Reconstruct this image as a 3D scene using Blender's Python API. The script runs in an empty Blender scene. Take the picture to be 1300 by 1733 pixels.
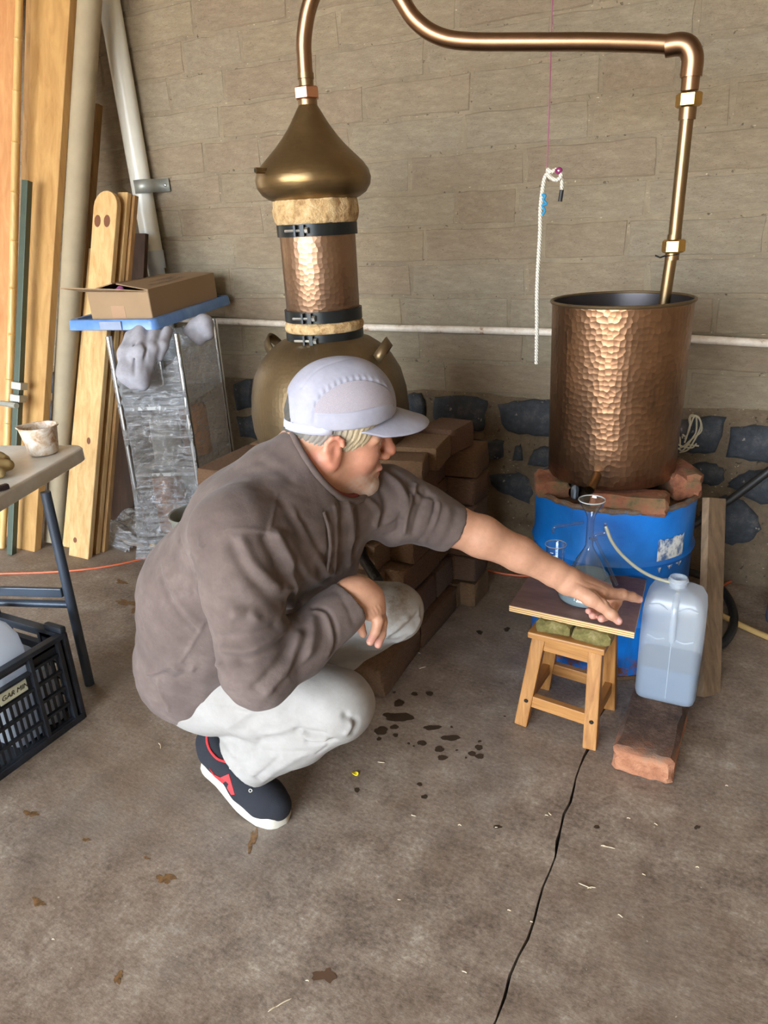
import bpy, bmesh, math, random
import numpy as np
from mathutils import Vector, Matrix
sc = bpy.context.scene
COL = sc.collection
random.seed(7)
pi = math.pi
# ------------------------------------------------------------------ camera
FPX, PITCH, ROLL, YAW, CH = 1250.0, math.radians(21.7), math.radians(2.92), math.radians(28.0), 1.35
_h = Vector((-math.sin(YAW), math.cos(YAW), 0)); _up = Vector((0, 0, 1))
CF = _h*math.cos(PITCH) - _up*math.sin(PITCH)
_r0 = CF.cross(_up).normalized(); _u0 = _r0.cross(CF)
CR = _r0*math.cos(ROLL) - _u0*math.sin(ROLL)
CU = _u0*math.cos(ROLL) + _r0*math.sin(ROLL)
CC = Vector((0, 0, CH))
cam = bpy.data.objects.new('camera', bpy.data.cameras.new('camera')); COL.objects.link(cam)
cam.data.sensor_fit = 'VERTICAL'; cam.data.sensor_height = 36; cam.data.lens = FPX/1733*36
cam.data.clip_start = 0.05
cam.matrix_world = Matrix(((CR.x, CU.x, -CF.x, CC.x), (CR.y, CU.y, -CF.y, CC.y), (CR.z, CU.z, -CF.z, CC.z), (0, 0, 0, 1)))
sc.camera = cam
# ------------------------------------------------------------------ sky, sun, exposure
sc.view_settings.view_transform = 'Standard'; sc.view_settings.look = 'None'
sc.view_settings.gamma = 1; sc.view_settings.use_curve_mapping = False
sc.view_settings.exposure = 1.38
wd = bpy.data.worlds.new('world'); sc.world = wd; wd.use_nodes = True
bg = wd.node_tree.nodes['Background']
bg.inputs[0].default_value = (0.80, 0.90, 1.0, 1); bg.inputs[1].default_value = 8.0
sun = bpy.data.objects.new('sun', bpy.data.lights.new('sun', 'SUN')); COL.objects.link(sun)
sun.data.energy = 9.0; sun.data.angle = 0.01; sun.data.color = (1, .93, .82)
sun.rotation_euler = (math.radians(32), math.radians(-14), 0)     # high, from behind the camera: falls on the yard only

# ------------------------------------------------------------------ pixel helpers (a pixel of the photo and a known plane give the place)
def ray(u, v): return CF + CR*((u-650)/FPX) - CU*((v-866.5)/FPX)
def fl(u, v, z=0.0):
    d = ray(u, v); return CC + d*((z-CH)/d.z)
def py(u, v, y):
    d = ray(u, v); return CC + d*(y/d.y)
def pxx(u, v, x):
    d = ray(u, v); return CC + d*(x/d.x)
def dp(u, v, t): return CC + ray(u, v)*t
def ab(u, v, b):
    d = ray(u, v); n = Vector((CF.x, CF.y, 0)); return CC + d*(Vector((b[0], b[1], 0)).dot(n)/d.dot(n))

# ------------------------------------------------------------------ materials
def srgb(r, g, b):
    f = lambda c: (c/255/12.92) if c/255 <= .04045 else ((c/255+.055)/1.055)**2.4
    return (f(r), f(g), f(b), 1)
class NT:
    def __init__(s, name):
        s.m = bpy.data.materials.new(name); s.m.use_nodes = True
        s.t = s.m.node_tree; s.b = s.t.nodes['Principled BSDF']; s.out = s.t.nodes['Material Output']
    def n(s, typ, **kw):
        x = s.t.nodes.new(typ)
        for k, v in kw.items():
            if k.startswith('_'): setattr(x, k[1:], v)
            else: x.inputs[k.replace('__', ' ')].default_value = v
        return x
    def l(s, a, b): s.t.links.new(a, b)
    def set(s, **kw):
        for k, v in kw.items(): s.b.inputs[k.replace('__', ' ')].default_value = v
    def co(s, kind='Object', scale=(1, 1, 1)):
        t = s.n('ShaderNodeTexCoord'); m = s.n('ShaderNodeMapping'); m.inputs['Scale'].default_value = scale
        s.l(t.outputs[kind], m.inputs['Vector']); return m.outputs['Vector']
    def noise(s, vec, scale, detail=6, rough=.6, dist=0.0):
        x = s.n('ShaderNodeTexNoise', Scale=scale, Detail=detail, Roughness=rough, Distortion=dist); s.l(vec, x.inputs['Vector']); return x.outputs['Fac']
    def ramp(s, fac, stops):
        x = s.n('ShaderNodeValToRGB'); e = x.color_ramp.elements
        while len(e) > 1: e.remove(e[-1])
        e[0].position, e[0].color = stops[0]
        for p, c in stops[1:]:
            k = e.new(p); k.color = c
        s.l(fac, x.inputs['Fac']); return x.outputs['Color']
    def mix(s, fac, a, b, mode='MIX'):
        x = s.n('ShaderNodeMix'); x.data_type = 'RGBA'; x.blend_type = mode
        for i, v in ((0, fac), (6, a), (7, b)):
            if isinstance(v, (int, float, tuple)): x.inputs[i].default_value = v
            else: s.l(v, x.inputs[i])
        return x.outputs[2]
    def math(s, op, a, b=0.0):
        x = s.n('ShaderNodeMath'); x.operation = op
        for i, v in ((0, a), (1, b)):
            if isinstance(v, (int, float)): x.inputs[i].default_value = v
            else: s.l(v, x.inputs[i])
        return x.outputs[0]
    def bump(s, h, strength=.3, dist=.01, prev=None):
        x = s.n('ShaderNodeBump', Strength=strength, Distance=dist); s.l(h, x.inputs['Height'])
        if prev is not None: s.l(prev, x.inputs['Normal'])
        s.l(x.outputs[0], s.b.inputs['Normal']); return x.outputs[0]
    def col(s, c):
        s.l(c, s.b.inputs['Base Color']) if not isinstance(c, tuple) else s.set(Base__Color=c)
W_, B_ = (1, 1, 1, 1), (0, 0, 0, 1)
def plain(name, c, rough=.5, metal=0.0, var=.12, nscale=12, bump=0.0, bscale=80, kind='Object', **kw):
    """one colour, broken up a little by noise, with fine relief"""
    t = NT(name); v = t.co(kind)
    lo = tuple(x*(1-var) for x in c[:3])+(1,); hi = tuple(min(1, x*(1+var)) for x in c[:3])+(1,)
    t.col(t.ramp(t.noise(v, nscale), [(.3, lo), (.7, hi)]))
    t.set(Roughness=rough, Metallic=metal, **kw)
    if bump: t.bump(t.noise(v, bscale, 4), bump, .004)
    return t.m
def wood(name, c1, c2, scale=(1, 1, .06), nscale=40, rough=.65, knots=None, kind='Object', dirt=None, bump=.25):
    """grain along the object's local Z unless scale says otherwise"""
    t = NT(name); v = t.co(kind, scale)
    g = t.noise(v, nscale, 5, .65, .6)
    c = t.ramp(g, [(.28, c1), (.5, tuple((a+b)/2 for a, b in zip(c1, c2))), (.72, c2)])
    g2 = t.noise(t.co(kind), 3.2, 4)
    c = t.mix(t.math('MULTIPLY', g2, .35), c, tuple(x*.7 for x in c1[:3])+(1,))
    if dirt:
        d = t.ramp(t.noise(t.co(kind), 7, 8, .7), [(.52, B_), (.68, W_)])
        c = t.mix(d, c, dirt)
    t.col(c); t.set(Roughness=rough); t.bump(g, bump, .002)
    return t.m
M = {}

# ------------------------------------------------------------------ mesh helpers
class MB:
    def __init__(s): s.v, s.f, s.uv = [], [], {}
    def add(s, vs, fs):
        o = len(s.v); s.v += [Vector(p) for p in vs]; s.f += [tuple(i+o for i in f) for f in fs]; return s
    def box(s, c, size, rot=None, bev=0.0):
        hx, hy, hz = (x/2 for x in size); c = Vector(c)
        if bev <= 0:
            vs = [Vector((x, y, z)) for x in (-hx, hx) for y in (-hy, hy) for z in (-hz, hz)]
            fs = [(0, 1, 3, 2), (4, 6, 7, 5), (0, 4, 5, 1), (2, 3, 7, 6), (0, 2, 6, 4), (1, 5, 7, 3)]
        else:
            bm = bmesh.new(); bmesh.ops.create_cube(bm, size=1)
            for w in bm.verts: w.co = Vector((w.co.x*size[0], w.co.y*size[1], w.co.z*size[2]))
            bmesh.ops.bevel(bm, geom=bm.edges[:], offset=bev, segments=2, profile=.6, affect='EDGES')
            bm.verts.index_update(); vs = [w.co.copy() for w in bm.verts]; fs = [tuple(w.index for w in f.verts) for f in bm.faces]; bm.free()
        if rot is not None: vs = [rot @ p for p in vs]
        return s.add([p+c for p in vs], fs)
    def beam(s, a, b, w, t, side, bev=0.0):
        """a bar from a to b; w along side, t across"""
        a, b = Vector(a), Vector(b); z = (b-a).normalized(); side = Vector(side); x = (side-z*side.dot(z)).normalized(); y = z.cross(x)
        R = Matrix((x, y, z)).transposed()
        return s.box((a+b)/2, (w, t, (b-a).length), R, bev)
    def tube(s, pts, r, n=12, cap=True, closed=False):
        pts = [Vector(p) for p in pts]; m = len(pts); rs = r if isinstance(r, (list, tuple)) else [r]*m
        t0 = (pts[1]-pts[0]).normalized(); x = t0.orthogonal().normalized(); o = len(s.v)
        for i, p in enumerate(pts):
            if closed: t = (pts[(i+1) % m]-pts[i-1]).normalized()
            else: t = (pts[min(i+1, m-1)]-pts[max(i-1, 0)]).normalized()
            x = (x-t*x.dot(t)).normalized(); y = t.cross(x)
            for k in range(n): s.v.append(p+(x*math.cos(2*pi*k/n)+y*math.sin(2*pi*k/n))*rs[i])
        for i in range(m if closed else m-1):
            j = (i+1) % m
            for k in range(n): s.f.append((o+i*n+k, o+i*n+(k+1) % n, o+j*n+(k+1) % n, o+j*n+k))
        if cap and not closed:
            s.f.append(tuple(o+k for k in reversed(range(n)))); s.f.append(tuple(o+(m-1)*n+k for k in range(n)))
        return s
    def lathe(s, prof, n=48, c=(0, 0, 0), axis=None, uv=False):
        """prof: (radius, height) pairs; r==0 closes"""
        c = Vector(c); Q = Matrix.Identity(3) if axis is None else Vector((0, 0, 1)).rotation_difference(Vector(axis)).to_matrix()
        o = len(s.v); rows = []
        acc = 0; last = None; R0 = max(p[0] for p in prof)
        for r, z in prof:
            if last is not None: acc += math.hypot(r-last[0], z-last[1])
            last = (r, z)
            if r < 1e-6: rows.append([len(s.v)]); s.v.append(Q @ Vector((0, 0, z))+c)
            else:
                rows.append([len(s.v)+k for k in range(n)])
                for k in range(n): s.v.append(Q @ Vector((r*math.cos(2*pi*k/n), r*math.sin(2*pi*k/n), z))+c)
            rows[-1] = (rows[-1], acc)
        for (a, ua), (b, ub) in zip(rows, rows[1:]):
            for k in range(n):
                k2 = (k+1) % n
                f = [a[k % len(a)], a[k2 % len(a)], b[k2 % len(b)], b[k % len(b)]]
                uvs = [(k*2*pi*R0/n, ua), ((k+1)*2*pi*R0/n, ua), ((k+1)*2*pi*R0/n, ub), (k*2*pi*R0/n, ub)]
                g, gu = [], []
                for i_, q in zip(f, uvs):
                    if i_ not in g: g.append(i_); gu.append(q)
                if len(g) > 2:
                    if uv: s.uv[len(s.f)] = gu
                    s.f.append(tuple(g))
        return s
    def prism(s, poly, ext, inset=0.0, top=0.0):
        """poly: 3d outline, ext: extrusion vector; inset shrinks the far face, keeping a chamfer of depth top"""
        poly = [Vector(p) for p in poly]; ext = Vector(ext); n = len(poly); c = sum(poly, Vector())/n; o = len(s.v)
        s.v += poly; L = [poly]
        if inset:
            mid = [p+ext*(1-top) for p in poly]; s.v += mid
            s.v += [p+ext+(c-p).normalized()*inset for p in poly]; k = 3
        else:
            s.v += [p+ext for p in poly]; k = 2
        for j in range(k-1):
            for i in range(n): s.f.append((o+j*n+i, o+j*n+(i+1) % n, o+(j+1)*n+(i+1) % n, o+(j+1)*n+i))
        s.f.append(tuple(o+i for i in reversed(range(n)))); s.f.append(tuple(o+(k-1)*n+i for i in range(n)))
        return s
    def mesh(s, name, origin=(0, 0, 0)):
        o = Vector(origin); me = bpy.data.meshes.new(name); me.from_pydata([p-o for p in s.v], [], s.f)
        if s.uv:
            L = me.uv_layers.new(name='UVMap')
            for p in me.polygons:
                if p.index in s.uv:
                    for li, q in zip(p.loop_indices, s.uv[p.index]): L.data[li].uv = q
        bm = bmesh.new(); bm.from_mesh(me); bmesh.ops.recalc_face_normals(bm, faces=bm.faces[:]); bm.to_mesh(me); bm.free()
        return me
    def build(s, name, mat, parent=None, smooth=False, origin=None, angle=40):
        po = Vector(parent['_o']) if parent is not None else Vector((0, 0, 0))
        own = Vector(origin) if origin is not None else po
        o = bpy.data.objects.new(name, s.mesh(name, own)); COL.objects.link(o)
        if mat is not None: o.data.materials.append(mat)
        o.location = own-po; o['_o'] = tuple(own)
        if parent is not None: o.parent = parent
        if smooth:
            o.data.shade_smooth()
            if angle:
                try: o.data.set_sharp_from_angle(angle=math.radians(angle))
                except Exception: pass
        return o
def clean_tags():
    for o in bpy.data.objects:
        if '_o' in o: del o['_o']
def tag(o, label=None, cat=None, group=None, kind=None):
    if label: o['label'] = label
    if cat: o['category'] = cat
    if group: o['group'] = group
    if kind: o['kind'] = kind
    return o
def empty(name, loc, label=None, cat=None, group=None, kind=None):
    o = bpy.data.objects.new(name, None); COL.objects.link(o); o.location = loc; o['_o'] = tuple(loc); o.empty_display_size = .1
    return tag(o, label, cat, group, kind)
def inst(mesh, name, parent, loc, rot=(0, 0, 0), scale=(1, 1, 1)):
    o = bpy.data.objects.new(name, mesh); COL.objects.link(o)
    po = Vector(parent['_o']) if parent is not None else Vector((0, 0, 0))
    o.location = Vector(loc)-po; o.rotation_euler = rot; o.scale = scale
    o['_o'] = tuple(loc)
    if parent is not None: o.parent = parent
    return o
def smoothpath(pts, k=6):
    """Catmull-Rom through the points"""
    P = [Vector(p) for p in pts]; P = [P[0]*2-P[1]]+P+[P[-1]*2-P[-2]]; out = []
    for i in range(1, len(P)-2):
        for j in range(k):
            t = j/k; a, b, c, d = P[i-1], P[i], P[i+1], P[i+2]
            out.append(.5*((2*b)+(c-a)*t+(2*a-5*b+4*c-d)*t*t+(3*b-a-3*c+d)*t**3))
    out.append(P[-2]); return out
# ------------------------------------------------------------------ soft shapes: distance fields meshed with surface nets
def A3(p): return np.array([p[0], p[1], p[2]], dtype=np.float32)
class Soft:
    """a blend of tapered limbs and ellipsoids"""
    def __init__(s): s.ops = []
    def cone(s, a, ra, b, rb, k=.02, sub=False): s.ops.append(('c', A3(a), float(ra), A3(b), float(rb), k, sub)); return s
    def chain(s, pts, k=.02, sub=False):
        for (a, ra), (b, rb) in zip(pts, pts[1:]): s.cone(a, ra, b, rb, k, sub)
        return s
    def ell(s, c, r, rows=None, k=.02, sub=False):
        R = np.eye(3, dtype=np.float32) if rows is None else np.array([[x for x in q] for q in rows], dtype=np.float32)
        s.ops.append(('e', A3(c), np.array(r, dtype=np.float32), R, k, sub)); return s
    def cut(s, p, n):                                             # keep the side the normal points away from
        n = A3(n); n = n/np.linalg.norm(n); s.ops.append(('p', A3(p), n)); return s
    def join(s, other, k=.02): s.ops.append(('s', other, k)); return s
    def near(s, c, rho):
        """the pieces that matter near a place"""
        o2 = Soft(); P = np.array([c], dtype=np.float32)
        for o in s.ops:
            if o[0] == 'p': o2.ops.append(o); continue
            if o[0] == 's':
                q = o[1].near(c, rho)
                if any(z[0] != 'p' for z in q.ops): o2.ops.append(('s', q, o[2]))
                continue
            t = Soft(); t.ops = [o[:6]+(False,) if o[0] == 'c' else o[:5]+(False,)]
            if float(t(P)[0])-1.5*rho < .06: o2.ops.append(o)
        if not any(z[0] != 'p' for z in o2.ops): o2.ops = [o for o in s.ops]
        elif o2.ops[0][0] == 'p' or (o2.ops[0][0] != 's' and o2.ops[0][-1] is True): o2.ops = [o for o in s.ops]
        return o2
    def bounds(s):
        lo, hi = [], []
        for o in s.ops:
            if o[0] == 'c' and not o[6]:
                lo.append(np.minimum(o[1]-o[2], o[3]-o[4])); hi.append(np.maximum(o[1]+o[2], o[3]+o[4]))
            elif o[0] == 'e' and not o[5]: m = o[2].max(); lo.append(o[1]-m); hi.append(o[1]+m)
            elif o[0] == 's': a, b = o[1].bounds(); lo.append(a); hi.append(b)
        return np.min(lo, 0)-.03, np.max(hi, 0)+.03
    def __call__(s, P):
        d = None
        for o in s.ops:
            if o[0] == 'c':
                _, a, ra, b, rb, k, sub = o; ab_ = b-a; L = float(ab_ @ ab_)+1e-9
                t = np.clip(((P-a) @ ab_)/L, 0, 1); q = P-a-t[:, None]*ab_; e = np.sqrt((q*q).sum(1))-(ra+t*(rb-ra))
            elif o[0] == 'e':
                _, c, r, R, k, sub = o; q = (P-c) @ R.T; k0 = np.sqrt(((q/r)**2).sum(1)); k1 = np.sqrt(((q/(r*r))**2).sum(1))+1e-9; e = k0*(k0-1)/k1
                e = np.where(k0 < .05, -r.min(), e)
            elif o[0] == 's': e = o[1](P); k, sub = o[2], False
            else:
                e = (P-o[1]) @ o[2]; d = np.maximum(d, e); continue
            if d is None: d = e
            elif sub:
                h = np.clip(.5-.5*(d+e)/k, 0, 1); d = d+(-e-d)*h+k*h*(1-h)
            else:
                h = np.clip(.5+.5*(e-d)/k, 0, 1); d = e+(d-e)*h-k*h*(1-h)
        return d
    def hit(s, u, v, t0=.5, t1=3.0, off=0.0):
        """where the line of sight through a pixel meets the surface"""
        c, r = A3(CC), A3(ray(u, v)); ln = float(np.linalg.norm(r)); t = t0
        for _ in range(90):
            e = float(s((c+r*t)[None, :].astype(np.float32))[0])-off
            if e < .0008: return Vector(c+r*t)
            t += max(e, .001)/ln*.8
            if t > t1: break
        return None
def soft_mesh(f, h, lo=None, hi=None, smooth=1, lip=1.7):
    if lo is None: lo, hi = f.bounds()
    lo = np.array(lo, dtype=np.float64); hi = np.array(hi, dtype=np.float64); B = 8; S = B*h
    nb = np.ceil((hi-lo)/S).astype(int); g = np.stack(np.meshgrid(*[np.arange(n) for n in nb], indexing='ij'), -1).reshape(-1, 3)
    d = f((lo+(g+.5)*S).astype(np.float32)); g = g[np.abs(d) < S*.87*lip]
    loc = np.stack(np.meshgrid(*[np.arange(B+1)]*3, indexing='ij'), -1).reshape(-1, 3)
    V = np.empty((len(g), (B+1)**3), np.float32)
    sup = g//3; sk = sup[:, 0]+4096*(sup[:, 1]+4096*sup[:, 2]); od = np.argsort(sk, kind='stable'); st_ = np.nonzero(np.diff(np.concatenate([[-1], sk[od]])))[0].tolist()+[len(g)]
    for a_, b_ in zip(st_, st_[1:]):
        w = od[a_:b_]; c = g[w]; ctr = lo+(sup[w[0]]*3+1.5)*S; ff = f.near(ctr, 1.5*S*1.7321) if len(f.ops) > 4 else f
        P = (lo+((c[:, None, :]*B+loc[None]))*h).reshape(-1, 3).astype(np.float32); V[w] = ff(P).reshape(len(c), -1)
    V = V.reshape(-1, B+1, B+1, B+1); I = V < 0
    cs = [(x, y, z) for x in (0, 1) for y in (0, 1) for z in (0, 1)]
    cnt = sum(I[:, x:x+B, y:y+B, z:z+B].astype(np.int8) for x, y, z in cs)
    bi, i, j, k = np.nonzero((cnt > 0) & (cnt < 8))
    W = np.stack([V[bi, i+x, j+y, k+z] for x, y, z in cs], 1); C = g[bi]*B+np.stack([i, j, k], 1)
    acc = np.zeros((len(C), 3)); num = np.zeros(len(C))
    for a in range(8):
        for b in range(a+1, 8):
            df = [abs(cs[a][q]-cs[b][q]) for q in range(3)]
            if sum(df) != 1: continue
            va, vb = W[:, a], W[:, b]; m = (va < 0) != (vb < 0); t = np.where(m, va/(va-vb+1e-20), 0)
            p = np.array(cs[a])[None]+t[:, None]*(np.array(cs[b])-np.array(cs[a]))[None]; acc += np.where(m[:, None], p, 0); num += m
    X = lo+(C+acc/num[:, None])*h
    N = nb*B+2; key = (C[:, 0]+1)+N[0]*((C[:, 1]+1)+(N[1]+1)*(C[:, 2]+1)); o = np.argsort(key); ks = key[o]
    def find(D):
        kk = (D[:, 0]+1)+N[0]*((D[:, 1]+1)+(N[1]+1)*(D[:, 2]+1)); q = np.clip(np.searchsorted(ks, kk), 0, len(ks)-1); ok = ks[q] == kk; return o[q], ok
    Q = []
    for ax, (b1, b2), w in ((0, (1, 2), 4), (1, (2, 0), 2), (2, (0, 1), 1)):
        m = np.nonzero((W[:, 0] < 0) != (W[:, w] < 0))[0]; D = C[m]; e1 = np.eye(3, dtype=int)[b1]; e2 = np.eye(3, dtype=int)[b2]
        q1, o1 = find(D-e1); q2, o2 = find(D-e1-e2); q3, o3 = find(D-e2); ok = o1 & o2 & o3
        F = np.stack([m, q1, q2, q3], 1)[ok]; fl_ = (W[m, 0] >= 0)[ok]; F[fl_] = F[fl_][:, ::-1]; Q.append(F)
    Q = np.concatenate(Q)[:, ::-1]
    for _ in range(smooth):
        S_ = np.zeros_like(X); n = np.zeros(len(X))
        for a, b in ((0, 1), (1, 2), (2, 3), (3, 0)):
            for p, q in ((a, b), (b, a)): np.add.at(S_, Q[:, p], X[Q[:, q]]); np.add.at(n, Q[:, p], 1)
        X = .5*X+.5*S_/np.maximum(n, 1)[:, None]
    return X, Q
def vnormals(X, Q):
    fn = np.cross(X[Q[:, 2]]-X[Q[:, 0]], X[Q[:, 3]]-X[Q[:, 1]]); N = np.zeros_like(X)
    for a in range(4): np.add.at(N, Q[:, a], fn)
    return N/(np.linalg.norm(N, axis=1)[:, None]+1e-12)
def quad_object(name, X, Q, mat, parent=None, origin=None, attr=None):
    po = Vector(parent['_o']) if parent is not None else Vector((0, 0, 0)); own = Vector(origin) if origin is not None else po
    me = bpy.data.meshes.new(name); X = X-np.array(own)[None]
    me.vertices.add(len(X)); me.vertices.foreach_set('co', X.astype(np.float32).ravel())
    me.loops.add(Q.size); me.loops.foreach_set('vertex_index', Q.astype(np.int32).ravel())
    me.polygons.add(len(Q)); me.polygons.foreach_set('loop_start', np.arange(0, Q.size, 4, dtype=np.int32))
    me.update(calc_edges=True); me.validate(); me.shade_smooth()
    for k, a in (attr or {}).items():
        L = me.color_attributes.new(k, 'FLOAT_COLOR', 'POINT'); c = np.ones((len(X), 4), np.float32); c[:, :3] = a; L.data.foreach_set('color', c.ravel())
    o = bpy.data.objects.new(name, me); COL.objects.link(o); o.location = own-po; o['_o'] = tuple(own)
    if mat is not None: me.materials.append(mat)
    if parent is not None: o.parent = parent
    return o
def polydist(X, P):
    """distance of every vertex to a polyline"""
    best = np.full(len(X), 9.0)
    for a, b in zip(P, P[1:]):
        a, b = np.array(a), np.array(b); ab_ = b-a; t = np.clip((X-a) @ ab_/(ab_ @ ab_+1e-12), 0, 1); best = np.minimum(best, np.linalg.norm(X-a-t[:, None]*ab_, axis=1))
    return best
# ================================================================== SETTING
WY = 2.858                      # front of the block wall
# --- wall materials
def wallmat(name, stops, rand=0.0, bumps=1.0):
    t = NT(name); v = t.co('Object')
    big = t.noise(v, 5, 8, .7); fine = t.noise(v, 45, 8, .85)
    streak = t.noise(t.co('Object', (14, 14, 60)), 3, 5, .7)
    c = t.ramp(t.math('ADD', t.math('MULTIPLY', big, .6), t.math('MULTIPLY', fine, .4)), stops)
    oi = t.n('ShaderNodeObjectInfo')
    if rand:
        h = t.ramp(oi.outputs['Random'], [(0, srgb(176, 164, 142)), (.25, srgb(168, 157, 138)), (.5, srgb(172, 152, 126)), (.75, srgb(160, 138, 118)), (1, srgb(178, 163, 134))])
        c = t.mix(rand, c, h, 'MIX')
        c = t.mix(.35, c, t.ramp(t.noise(v, 11, 8, .75), [(.3, (.45, .43, .40, 1)), (.62, (1.1, 1.1, 1.08, 1))]), 'MULTIPLY')
    chips = t.ramp(t.noise(t.co('Object', (60, 60, 150)), 1.2, 2, .5), [(.70, B_), (.735, W_)])
    pits = t.ramp(t.noise(v, 48, 3, .6), [(.29, W_), (.345, B_)])
    c = t.mix(t.math('MULTIPLY', chips, .75), c, srgb(226, 212, 180)); c = t.mix(t.math('MULTIPLY', pits, .7), c, srgb(84, 72, 58))
    t.col(c); t.set(Roughness=.95)
    h = t.math('ADD', fine, t.math('MULTIPLY', streak, .8)); h = t.math('SUBTRACT', h, pits)
    t.bump(h, .8*bumps, .007)
    return t.m
M['mortar'] = wallmat('wall mortar', [(.3, srgb(116, 103, 86)), (.5, srgb(144, 130, 108)), (.7, srgb(166, 151, 126))])
M['block'] = wallmat('wall block', [(.3, srgb(136, 121, 101)), (.5, srgb(168, 152, 127)), (.7, srgb(192, 176, 149))], .40)
M['mudmortar'] = wallmat('plinth mortar', [(.3, srgb(92, 76, 58)), (.5, srgb(128, 110, 88)), (.72, srgb(160, 142, 116))], 0, 1.4)
t = NT('dark basalt stone'); v = t.co('Object')
c = t.ramp(t.noise(v, 16, 8, .75), [(.3, srgb(40, 43, 48)), (.55, srgb(66, 70, 76)), (.75, srgb(112, 108, 102))])
sp = t.ramp(t.noise(v, 45, 2, .5), [(.70, B_), (.735, W_)])
t.col(t.mix(t.math('MULTIPLY', sp, .6), c, srgb(170, 166, 150))); t.set(Roughness=.85); t.bump(t.noise(v, 28, 8, .7), .7, .015); M['basalt'] = t.m

def block_mesh(k):
    rr = random.Random(k); b = MB(); w, h = .5, .5     # unit block, scaled per block; front at y=-.5
    rim = []
    nx, nz = 6, 2
    for i in range(nx): rim.append((-w+2*w*i/nx, -h))
    for i in range(nz): rim.append((w, -h+2*h*i/nz))
    for i in range(nx): rim.append((w-2*w*i/nx, h))
    for i in range(nz): rim.append((-w, h-2*h*i/nz))
    j = [(x+rr.uniform(-.012, .012), z+rr.uniform(-.035, .035)) for x, z in rim]; n = len(j)
    b.v += [Vector((x, .5, z)) for x, z in j]+[Vector((x, -.40, z)) for x, z in j]
    b.v += [Vector((x*.975, -.5+rr.uniform(-.03, .03), z*.90)) for x, z in j]
    for q in (0, 1):
        for i in range(n): b.f.append((q*n+i, q*n+(i+1) % n, (q+1)*n+(i+1) % n, (q+1)*n+i))
    b.f.append(tuple(2*n+i for i in range(n)))
    me = b.mesh('block'); me.materials.append(M['block']); return me
wb = MB().box((-1.25, WY+.13, 1.6), (9.5, .26, 3.4), None).build('wall_back', M['mortar'])
tag(wb, 'mud block wall on a rubble stone plinth behind the copper still', None, None, 'structure')
BM_ = [block_mesh(k) for k in range(8)]
CO, Z0 = .1300, .655
rr = random.Random(3)
for r in range(16):
    x = -4.4+(r % 2)*.23+rr.uniform(-.05, .05)
    while x < 1.6:
        L = rr.choice([.44, .46, .46, .48, .24]) if rr.random() < .9 else .3
        o = inst(BM_[rr.randrange(8)], 'block', wb, (x+L/2, WY+.022, Z0+CO*(r+.5)), (0, rr.uniform(-.006, .006), rr.uniform(-.006, .006)),
                 (L-.011, .0475+rr.uniform(-.0015, .004), CO-.010))
        x += L
# plinth of mud mortar with the stones set into it, each its own piece
pl = MB()
N = 60; rows = [(0, .045), (.06, .05), (.12, .022), (.3, .016), (.56, .012), (.64, .006), (.66, 0)]
for z, d in rows:
    for i in range(N+1): pl.v.append(Vector((-6+9.5*i/N, WY-d-.005*math.sin(i*1.7+z*9), z)))
for a in range(len(rows)-1):
    for i in range(N): pl.f.append((a*(N+1)+i, a*(N+1)+i+1, (a+1)*(N+1)+i+1, (a+1)*(N+1)+i))
pl.build('plinth', M['mudmortar'], wb, True, angle=0)
stones = [[(738, 672), (760, 667), (800, 668), (828, 676), (824, 700), (822, 728), (795, 729), (760, 724), (740, 715), (733, 700)],
 [(845, 684), (870, 678), (905, 675), (935, 678), (945, 735), (925, 739), (880, 733), (860, 728), (848, 712)],
 [(692, 664), (715, 666), (722, 680), (722, 705), (700, 700), (690, 690)],
 [(762, 744), (800, 743), (835, 743), (857, 742), (856, 772), (830, 778), (800, 783), (770, 779), (759, 770)],
 [(873, 752), (884, 750), (886, 776), (870, 778)],
 [(895, 785), (900, 765), (915, 753), (935, 755), (935, 790)],
 [(768, 800), (790, 803), (812, 815), (822, 835), (822, 858), (805, 863), (785, 858), (768, 845)],
 [(830, 800), (855, 797), (880, 797), (900, 806), (906, 830), (900, 850), (875, 840), (845, 828), (831, 815)],
 [(1148, 712), (1190, 703), (1228, 707), (1222, 735), (1210, 765), (1170, 768), (1148, 760)],
 [(1238, 722), (1270, 718), (1320, 722), (1320, 785), (1270, 778), (1228, 772)],
 [(1166, 790), (1185, 778), (1215, 783), (1228, 795), (1226, 815), (1205, 820), (1180, 812)],
 [(1232, 815), (1250, 800), (1280, 792), (1320, 790), (1320, 855), (1290, 850), (1260, 838), (1235, 822)],
 [(1185, 860), (1205, 845), (1230, 835), (1260, 845), (1285, 870), (1290, 895), (1270, 915), (1240, 920), (1205, 908), (1185, 890)],
 [(398, 650), (412, 642), (428, 642), (432, 690), (405, 694)], [(405, 704), (432, 700), (440, 742), (412, 738)]]
polys = [[py(u, v, WY) for u, v in s] for s in stones]
for x0, x1 in ((-4.4, -2.75), (.12, 1.6)):                       # the same masonry goes on to both sides
    for row, (za, zb) in enumerate(((.5, .64), (.33, .47), (.14, .30))):
        x = x0+rr.uniform(0, .1)
        while x < x1-.15:
            w = rr.uniform(.16, .3); n = 9; cx, cz = x+w/2, (za+zb)/2
            polys.append([Vector((cx+w*.5*math.copysign(abs(math.cos(2*pi*k/n))**.6, math.cos(2*pi*k/n))*rr.uniform(.85, 1), WY,
                                  cz+(zb-za)*.5*math.copysign(abs(math.sin(2*pi*k/n))**.6, math.sin(2*pi*k/n))*rr.uniform(.85, 1))) for k in range(n)])
            x += w+rr.uniform(.03, .06)
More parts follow.
